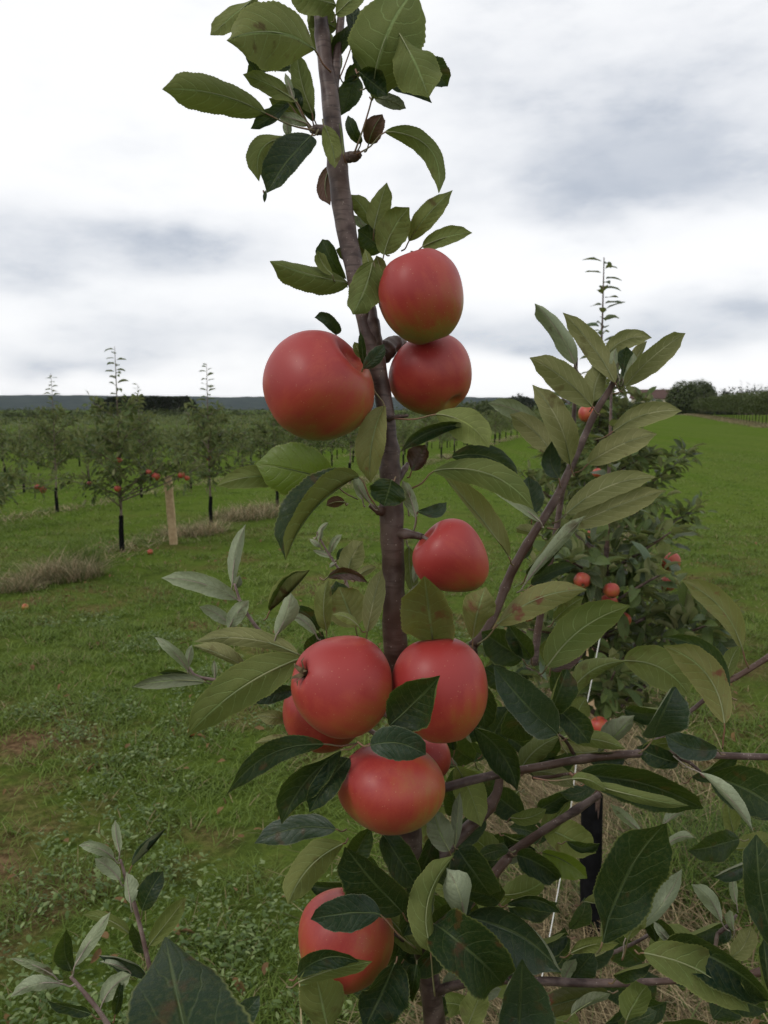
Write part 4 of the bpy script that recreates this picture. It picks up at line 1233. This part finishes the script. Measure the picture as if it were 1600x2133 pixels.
nearpos = [(255, 1148), (440, 1096), (578, 1057)]
rs = random.Random(5)
first = []; NT = []
for i, (px, py) in enumerate(nearpos):
    g = ground_at(px, py); first.append(g)
    lab = ['nearest apple tree of the left row, with a tall thin leader', 'second apple tree of the left row, behind the wooden stake', 'third apple tree of the left row, partly behind the big left apple'][i]
    NT.append(orchard_tree(g.x, g.y, NEARV[i], lab, 'apple trees', rs.random()*6, [1.0, 1.0, .93][i]))
yy = first[2].y+2.15
ORD = ['first', 'second', 'third', 'fourth', 'fifth', 'sixth', 'seventh', 'eighth', 'ninth', 'tenth', 'eleventh', 'twelfth']
def ordlab(n, row, shared, group, x, y):
    if abs(x) < .47*y and n < 12:
        return '%s apple tree from the left edge in the %s left row of the orchard' % (ORD[n], row), 'apple trees'
    return shared, group
k = 3
while yy < 75:
    x = row_x(1, yy)+rs.uniform(-.08, .08)
    v = NEARV[3] if k < 5 else (MIDV[rs.randrange(6)] if yy < 40 else FARV[rs.randrange(4)])
    lb, gp = ordlab(k, 'nearest', 'small apple tree in the receding left row near the frame centre', 'trees further along the first left row', x, yy)
    orchard_tree(x, yy, v, lb, gp, rs.random()*6, rs.uniform(.9, 1.1), float(hgt(x, yy)))
    yy += 2.1; k += 1
g = ground_at(-60, 1235)
orchard_tree(row_x(1, 7.4), 7.4, NEARV[1], 'apple tree at the left edge of the photo with branches reaching in', 'apple trees', 1.3, .95)
for r_ in range(2, 12):
    x0 = -5.86-3.22*(r_-1)
    yy = (-x0)/(.46+ROWS) - 1.5 + rs.random()*2
    cnt = 0
    while yy < 58 + 2*r_:
        v = MIDV[rs.randrange(6)] if yy < 30 else FARV[rs.randrange(4)]
        if r_ == 2 and yy < 17: v = NEARV[rs.randrange(4)]
        lab = ('small leafy apple tree in the second left row of the orchard' if r_ == 2 else 'small apple tree in the third left row of the orchard' if r_ == 3
               else 'small far apple tree deep in the orchard on the left')
        grp = 'second left row' if r_ == 2 else 'third left row' if r_ == 3 else 'far left orchard trees'
        x = x0+ROWS*yy+rs.uniform(-.12, .12)
        lb, gp = ordlab(cnt, {2: 'second', 3: 'third', 4: 'fourth'}[r_], lab, grp, x, yy) if r_ < 5 else (lab, grp)
        if abs(x) < .47*yy: cnt += 1
        tt_ = orchard_tree(x, yy, v, lb, gp, rs.random()*6, rs.uniform(.82, 1.05), float(hgt(x, yy)))
        if r_ == 2 and yy < 17: NT.append(tt_)
        yy += 2.1*rs.uniform(.92, 1.08)*(1.0 if yy < 45 else 1.35)

# right-hand orchard beyond the field
BIGV = [variant(700+i, 2.9, 620, .17, 13, .95, .8, 5, FLV, .8, 'bush') for i in range(4)]
yy = 64.5
while yy < 132:
    x = 10.8 + ROWS*yy
    orchard_tree(x, yy, BIGV[rs.randrange(4)], 'dense apple tree in the orchard across the right-hand field', 'trees of the right-hand orchard', rs.random()*6, rs.uniform(.95, 1.2), float(hgt(x, yy)))
    yy += 1.75
def far_orchard():
    fr = []
    for r_ in range(1, 4):
        y0 = 64
        for k in range(3600):
            y = 64+110*rs.random(); x = 10.8+4.6*r_+ROWS*y+rs.gauss(0, .6)
            fr.append((Vector((x, y, float(hgt(x, y))+.6+2.6*rs.random()**.8)), Vector((rs.gauss(0, 1), rs.gauss(0, 1), rs.gauss(0, .6))).normalized(),
                       Vector((rs.gauss(0, .6), rs.gauss(0, .6), 1)).normalized(), .34*rs.uniform(.6, 1.3)))
    tag(link('orchard_foliage', bake(fr, M['bush'], 'orchard_foliage', rs, FLV)), 'mass of foliage of the orchard rows behind the first row across the right-hand field', 'foliage', kind='stuff')
far_orchard()
def right_strip():
    n = 26000
    y = 60+110*rng.random(n); x = 10.8+ROWS*y + rng.normal(0, .55, n)
    V, Fc = blades(x, y, hgt(x, y), .28*(.4+.9*rng.random(n)), .03*(.6+.8*rng.random(n)), .5+.5*rng.random(n), rng.random(n)*6.283, .3+.6*rng.random(n))
    tag(link('dry_grass_strip', fast_mesh('dry_grass_strip', V, Fc, M['straw_pale'], np.repeat(rng.random(n)*.7, 5))), 'tan strip of dry grass under the orchard across the right-hand field', 'dry grass', kind='stuff')
right_strip()

def left_mass():
    fr = []
    for k in range(26000):
        y = 58+95*rs.random()**.8; row = rs.randrange(0, 26); x = -5.86-3.22*row+ROWS*y+rs.gauss(0, .5)
        if x < -.55*y: continue
        fr.append((Vector((x, y, float(hgt(x, y))+.45+1.35*rs.random()**.8)), Vector((rs.gauss(0, 1), rs.gauss(0, 1), rs.gauss(0, .6))).normalized(),
                   Vector((rs.gauss(0, .6), rs.gauss(0, .6), 1)).normalized(), .30*rs.uniform(.6, 1.3)))
    tag(link('orchard_foliage', bake(fr, M['crown'], 'orchard_foliage', rs, FLV)), 'far foliage of the left orchard where single trees no longer show', 'foliage', kind='stuff')
left_mass()

# apples hanging in the left row
for i, (px, py, w, lab) in enumerate([
    (325, 993, 22, 'red apple left of the wooden stake top'), (310, 984, 16, 'small red apple beside the one left of the stake'),
    (378, 990, 18, 'red apple just right of the wooden stake top'), (390, 996, 14, 'smaller red apple right of the stake top'),
    (248, 960, 18, 'red apple midway up the nearest left-row tree'), (245, 1018, 18, 'red apple low in the nearest left-row tree'),
    (90, 1020, 18, 'red apple in the tree at the far left'), (78, 1014, 15, 'orange apple beside the one at the far left'),
    (186, 1008, 14, 'small red apple between the two leftmost trees'), (436, 955, 15, 'red apple midway up the second left-row tree'),
    (432, 992, 13, 'small red apple low in the second left-row tree')]):
    d = 9.45 if i not in (6, 7, 9, 10) else 11.7
    apple(px, py, w*.85, d, (.2, .9, .1), lab, 80+i, 'apples on the left row', nu=14, nv=10, stem=False, calyx=False, base=.5)
    pa = at(px, py, d); tr_ = min(NT, key=lambda o: (o.location.xy-pa.xy).length)
    mi = Matrix.LocRotScale(tr_.location, tr_.rotation_euler, tr_.scale).inverted()
    a0 = Vector((tr_.location.x, tr_.location.y, max(.5, pa.z-.28))); a1 = a0.lerp(pa, .55)+Vector((0, 0, .02)); a2 = pa+(pa-a0)*.25+Vector((0, 0, .10))
    pl = [mi @ Vector(q) for q in catmull([a0, a1, pa+Vector((0, 0, .055)), a2], 3)]
    v_, f_ = tube(pl, list(np.linspace(.009, .003, len(pl))), 6); link('branch', mesh('branch', v_, f_, [M['fartwig']]), tr_)
    r2 = random.Random(i+900); fr = []
    for q in range(75):
        c = (mi @ pa).lerp(pl[len(pl)//2], r2.random()**2*.8)
        u = Vector((r2.gauss(0, 1), r2.gauss(0, 1), r2.gauss(.25, .9))).normalized()
        p_ = c + u*r2.uniform(.03, .20)
        if (p_-(mi @ pa)).length < .05: continue
        fr.append((p_, (u+Vector((0, 0, .2))).normalized(), Vector((r2.gauss(0, .5), r2.gauss(0, .5), 1)).normalized(), .078*r2.uniform(.6, 1.15)))
    tag(link('foliage', bake(fr, M['crown'], 'foliage', r2), tr_), kind='stuff')
for px, py, w, lab in [(53, 1271, 15, 'pale fallen apple on the grass near the left edge'), (313, 1155, 12, 'small reddish fallen apple below the wooden stake'), (401, 1533, 20, 'brown rotten fallen apple on the grass under the large drooping leaf')]:
    g = ground_at(px, py); d = (g-CP).dot(FWD)
    o = apple(px, py, w, d, (.5, .5, .5), lab, 95+px, 'fallen apples', nu=16, nv=12, stem=False, base=.1 if w == 15 else .4)
    o.location.z = w/2*d/F*.9

def litter():
    n = 420
    y = 1.2+9*rng.random(n)**1.3; x = -.55*y + 1.1*y*rng.random(n)
    rr_ = random.Random(8); fr = []
    for i in range(n):
        fr.append((Vector((x[i], y[i], .03+.02*rr_.random())), Vector((rr_.gauss(0, 1), rr_.gauss(0, 1), rr_.gauss(0, .25))).normalized(), Vector((rr_.gauss(0, .4), rr_.gauss(0, .4), 1)).normalized(), .045*rr_.uniform(.6, 1.3)))
    tag(link('leaf_litter', bake(fr, M['dead_far'], 'leaf_litter', rr_)), 'scattered brown fallen leaves in the grass', 'fallen leaves', kind='stuff')
M['dead_far'] = leaf_material('fallen_leaf', (.10, .05, .025), (.20, .12, .05), (.16, .10, .05), (.24, .17, .09), trans=.1, rough=.7, obj=False, spec=.1)
litter()
# wooden stakes, string
def box(x0, x1, y0, y1, z0, z1):
    return [(x0, y0, z0), (x1, y0, z0), (x1, y1, z0), (x0, y1, z0), (x0, y0, z1), (x1, y0, z1), (x1, y1, z1), (x0, y1, z1)], \
           [(0, 3, 2, 1), (4, 5, 6, 7), (0, 1, 5, 4), (1, 2, 6, 5), (2, 3, 7, 6), (3, 0, 4, 7)]

def stake(px, py, w, h, label, tilt):
    g = ground_at(px, py)
    V, Fc = [], []
    n = 8
    for i in range(n+1):
        t = i/n; ww = w/2*(1+.03*math.sin(i*2.1)); z = h*t
        for a, b in ((-1, -.6), (-.8, -.8), (.8, -.8), (1, -.6), (1, .6), (.8, .8), (-.8, .8), (-1, .6)):
            V.append((a*ww+tilt*z, b*ww*.8, z + (.012*a if i == n else 0)))
    for i in range(n):
        for s in range(8):
            Fc.append((i*8+s, i*8+(s+1) % 8, (i+1)*8+(s+1) % 8, (i+1)*8+s))
    Fc.append(tuple(n*8+s for s in range(8)))
    o = link('wooden_stake', mesh('wooden_stake', V, Fc, [M['timber']], smooth=False), None, (g.x, g.y, 0))
    return tag(o, label, 'stake', 'wooden stakes')
stake(362, 1134, .092, .84, 'pale wooden stake standing in the left row between two trees', -.055)
stake(1238, 1500, .10, .62, 'brown wooden stake behind the leaves beside the black guard', .0)

pts = [at(1262, 1265, 2.0), at(1236, 1400, 2.02), at(1205, 1560, 2.04), at(1182, 1740, 2.06), at(1158, 1880, 2.06), at(1128, 2040, 2.0)]
low = pts[-1] + (pts[-1]-pts[-2])*1.2; low.z = max(0, low.z)
V, Fc = tube(catmull([tuple(p) for p in pts]+[tuple(low)], 6), [.0014]*37, 6)
tag(link('string', mesh('string', V, Fc, [M['string']])), 'white string running slantwise down through the lower right leaves', 'string')

# ------------------------------------------------------------------ far trees, belt, house
def blob_crown(seed, lobes, n, size, lv=FLV, mat='bush', shell=.35):
    rs = random.Random(seed); fr = []
    for k in range(n):
        c, r = rs.choice(lobes)
        u = Vector((rs.gauss(0, 1), rs.gauss(0, 1), rs.gauss(0, 1))).normalized()
        rad = (1-shell*rs.random()**1.5)
        lump = 1 + .16*mnoise.noise(u*2.6+Vector((seed, 0, 0)))
        p = Vector(c) + Vector((u.x*r[0], u.y*r[1], u.z*r[2]))*rad*lump
        if p.z < .2: continue
        d = Vector((rs.gauss(0, 1), rs.gauss(0, 1), rs.gauss(0, .6))).normalized()
        fr.append((p, d, (u+Vector((rs.gauss(0, .5), rs.gauss(0, .5), .6))).normalized(), size*rs.uniform(.6, 1.3)))
    return bake(fr, M[mat], 'crown', rs, lv)

def far_tree(px, ytop, d, wpx, label, seed, n=2500, group=None, lobes=None, mat='bush', name='bush_tree', size=.6):
    x = (px-800)/F*d
    z0 = float(hgt(x, d)); top = CAMH + (841-ytop)/F*d - z0; wd = wpx/F*d
    lb = lobes or [((0, 0, top*.55), (wd*.5, wd*.45, top*.45)), ((wd*.2, 0, top*.5), (wd*.35, wd*.35, top*.4)), ((-wd*.2, 0, top*.45), (wd*.33, wd*.3, top*.38))]
    t = empty(name, (x, d, z0), label=label, cat='tree', group=group)
    V, Fc = tube([Vector((0, 0, -.2)), Vector((0, 0, top*.3)), Vector((.1, 0, top*.7))], [top*.035, top*.03, top*.01], 8)
    link('trunk', mesh('trunk', V, Fc, [M['fartwig']]), t)
    link('crown', blob_crown(seed, lb, n, size, mat=mat), t)
    return t
far_tree(1418, 793, 205, 66, 'left half of the big round tree pair above the house', 11, 8000, lobes=None)
far_tree(1452, 790, 212, 62, 'right, darker half of the big round tree pair above the house', 12, 8000, mat='bush')
far_tree(1375, 806, 260, 22, 'small dark round tree just behind the house roof', 13, 2500, mat='darkcrown')
far_tree(1078, 822, 170, 74, 'low dark round tree on the skyline right of the paired apples', 14, 5000, mat='darkcrown')
far_tree(1020, 834, 130, 80, 'broad green bush on the skyline beside the low dark tree', 15, 5000)
far_tree(975, 838, 150, 70, 'grey green bush at the end of the left orchard rows', 16, 4500)
far_tree(1140, 838, 150, 70, 'broad green bush behind the right shoot leaves', 17, 4500)
far_tree(1240, 832, 190, 80, 'green tree left of the house behind the right shoot', 18, 4500)
far_tree(1310, 834, 180, 60, 'low green tree beside the house on its left', 19, 1600)
# long far hedge right of the round trees
for i in range(9):
    far_tree(1495+i*24, 807-rs.uniform(-1, 3), 230, 46, 'dark hedge tree along the skyline at the far right', 30+i, 900, 'hedge trees at the far right', mat='darkcrown', name='hedge_tree', size=.8)
for i in range(5):
    far_tree(1535+i*14+rs.uniform(-2, 2), 797-rs.uniform(0, 6), 222, 7, 'thin pointed tree top above the far right hedge', 45+i, 160, 'thin tree tops on the right skyline', name='thin_tree', size=.5, mat='darkcrown')

# dark shelter belt on the left
def conifer(seed, h, w, n):
    rs = random.Random(seed); fr = []
    for k in range(n):
        t = rs.random()**.8
        prof = (1-t)**.45*(.35+.65*min(1, t*6))
        a = rs.random()*6.283
        r_ = w*prof*(.55+.45*rs.random())*(1+.25*math.sin(3*a+seed+t*8))
        p = Vector((math.cos(a)*r_, math.sin(a)*r_, h*t))
        d = Vector((math.cos(a), math.sin(a), .8)).normalized()
        fr.append((p, d, Vector((rs.gauss(0, .5), rs.gauss(0, .5), 1)).normalized(), rs.uniform(.7, 1.6)))
    return bake(fr, M['darkcrown'], 'crown', rs, FLV)
CON = [conifer(80+i, 12.5, 3.4, 900) for i in range(4)]
V, Fc = tube([Vector((0, 0, -.3)), Vector((0, 0, 5)), Vector((0, 0, 10))], [.3, .22, .08], 7)
CONT = mesh('trunk', V, Fc, [M['fartwig']])
for i in range(16):
    px = 212 + i*12.6; d = 330 + rs.uniform(-6, 6); x = (px-800)/F*d; z0 = float(hgt(x, d))
    t = empty('conifer_tree', (x, d, z0), rs.random()*6, label='dark conifer in the shelter belt before the blue hill at left', cat='tree', group='conifers of the left shelter belt')
    top = 829 + (4 if i in (0, 1, 15) else 0) + (-3 if i in (7, 9, 14) else 0) + rs.uniform(-1, 1.5)
    s = (CAMH+(841-top)/F*d-z0)/12.5; t.scale = (s*1.05, s*1.05, s)
    link('trunk', CONT, t); link('crown', CON[i % 4], t)
# mid-distance green hedge that closes the left orchard
for i in range(20):
    px = 0 + i*48; d = 250
    far_tree(px, 850-rs.uniform(-2, 3), d, 74, 'low green hedge tree closing the far end of the left orchard', 120+i, 1100, 'hedge closing the left orchard', name='hedge_tree', size=.9)

# house
def house():
    d = 230; x = (1362-800)/F*d; z0 = float(hgt(x, d))
    h = empty('house', (x, d, z0), R(-24), label='low house with a brown tiled roof and cream walls beyond the trees on the right', cat='house')
    zt = CAMH + (841-829)/F*d - z0; zr = CAMH + (841-812)/F*d - z0
    v, f = box(-6.2, 4.6, -3.2, 3.2, 0, zt); link('wall', mesh('wall', v, f, [M['render']], smooth=False), h)
    ov = .5
    a, b = -6.2-ov, 4.6+ov
    V = [(a, -3.2-ov, zt-.15), (b, -3.2-ov, zt-.15), (b, 0, zr), (a, 0, zr), (a, 3.2+ov, zt-.15), (b, 3.2+ov, zt-.15),
         (a, -3.2-ov, zt+.02), (b, -3.2-ov, zt+.02), (b, 0, zr+.18), (a, 0, zr+.18), (a, 3.2+ov, zt+.02), (b, 3.2+ov, zt+.02)]
    Fc = [(0, 3, 2, 1), (3, 4, 5, 2), (6, 7, 8, 9), (9, 8, 11, 10), (0, 1, 7, 6), (4, 10, 11, 5), (0, 6, 9, 3), (3, 9, 10, 4), (1, 2, 8, 7), (2, 5, 11, 8)]
    link('roof', mesh('roof', V, Fc, [M['roof']], smooth=False), h)
    V = [(4.602, -3.2, zt), (4.602, 3.2, zt), (4.602, 0, zr-.1), (4.5, -3.2, zt), (4.5, 3.2, zt), (4.5, 0, zr-.1)]
    link('gable', mesh('gable', V, [(0, 1, 2), (3, 5, 4), (0, 2, 5, 3), (1, 4, 5, 2)], [M['render']], smooth=False), h)
    for s in (-1, 1):
        V, Fc = tube([Vector((b+.03, s*(3.2+ov), zt)), Vector((b+.03, 0, zr+.15))], [.16, .16], 4)
        link('barge_board', mesh('barge_board', V, Fc, [M['white']], smooth=False), h)
    for xw, ww in ((-4.6, 1.3), (-1.9, 1.6), (1.2, 1.6), (3.4, .9)):
        v, f = box(xw-ww/2, xw+ww/2, -3.26, -3.18, zt-1.7, zt-.5); w = link('window', mesh('window', v, f, [M['white']], smooth=False), h)
        for s in (-1, 1):
            v, f = box(xw+s*ww/4-ww/4+.07, xw+s*ww/4+ww/4-.07, -3.28, -3.262, zt-1.62, zt-.58); link('pane', mesh('pane', v, f, [M['glass']], smooth=False), w)
house()

# ------------------------------------------------------------------ air
def haze():
    v, f = box(-6500, 6500, -300, 6400, -11.5, 34)
    m = bpy.data.materials.new('haze'); m.use_nodes = True; t = m.node_tree; t.nodes.clear()
    o = t.nodes.new('ShaderNodeOutputMaterial'); pv = t.nodes.new('ShaderNodeVolumePrincipled')
    pv.inputs['Density'].default_value = .00004; pv.inputs['Color'].default_value = (.86, .90, .96, 1)
    t.links.new(pv.outputs[0], o.inputs['Volume'])
    tag(link('haze', mesh('haze', v, f, [m], smooth=False)), 'thin pale air haze over the whole orchard', 'haze', kind='stuff')
haze()
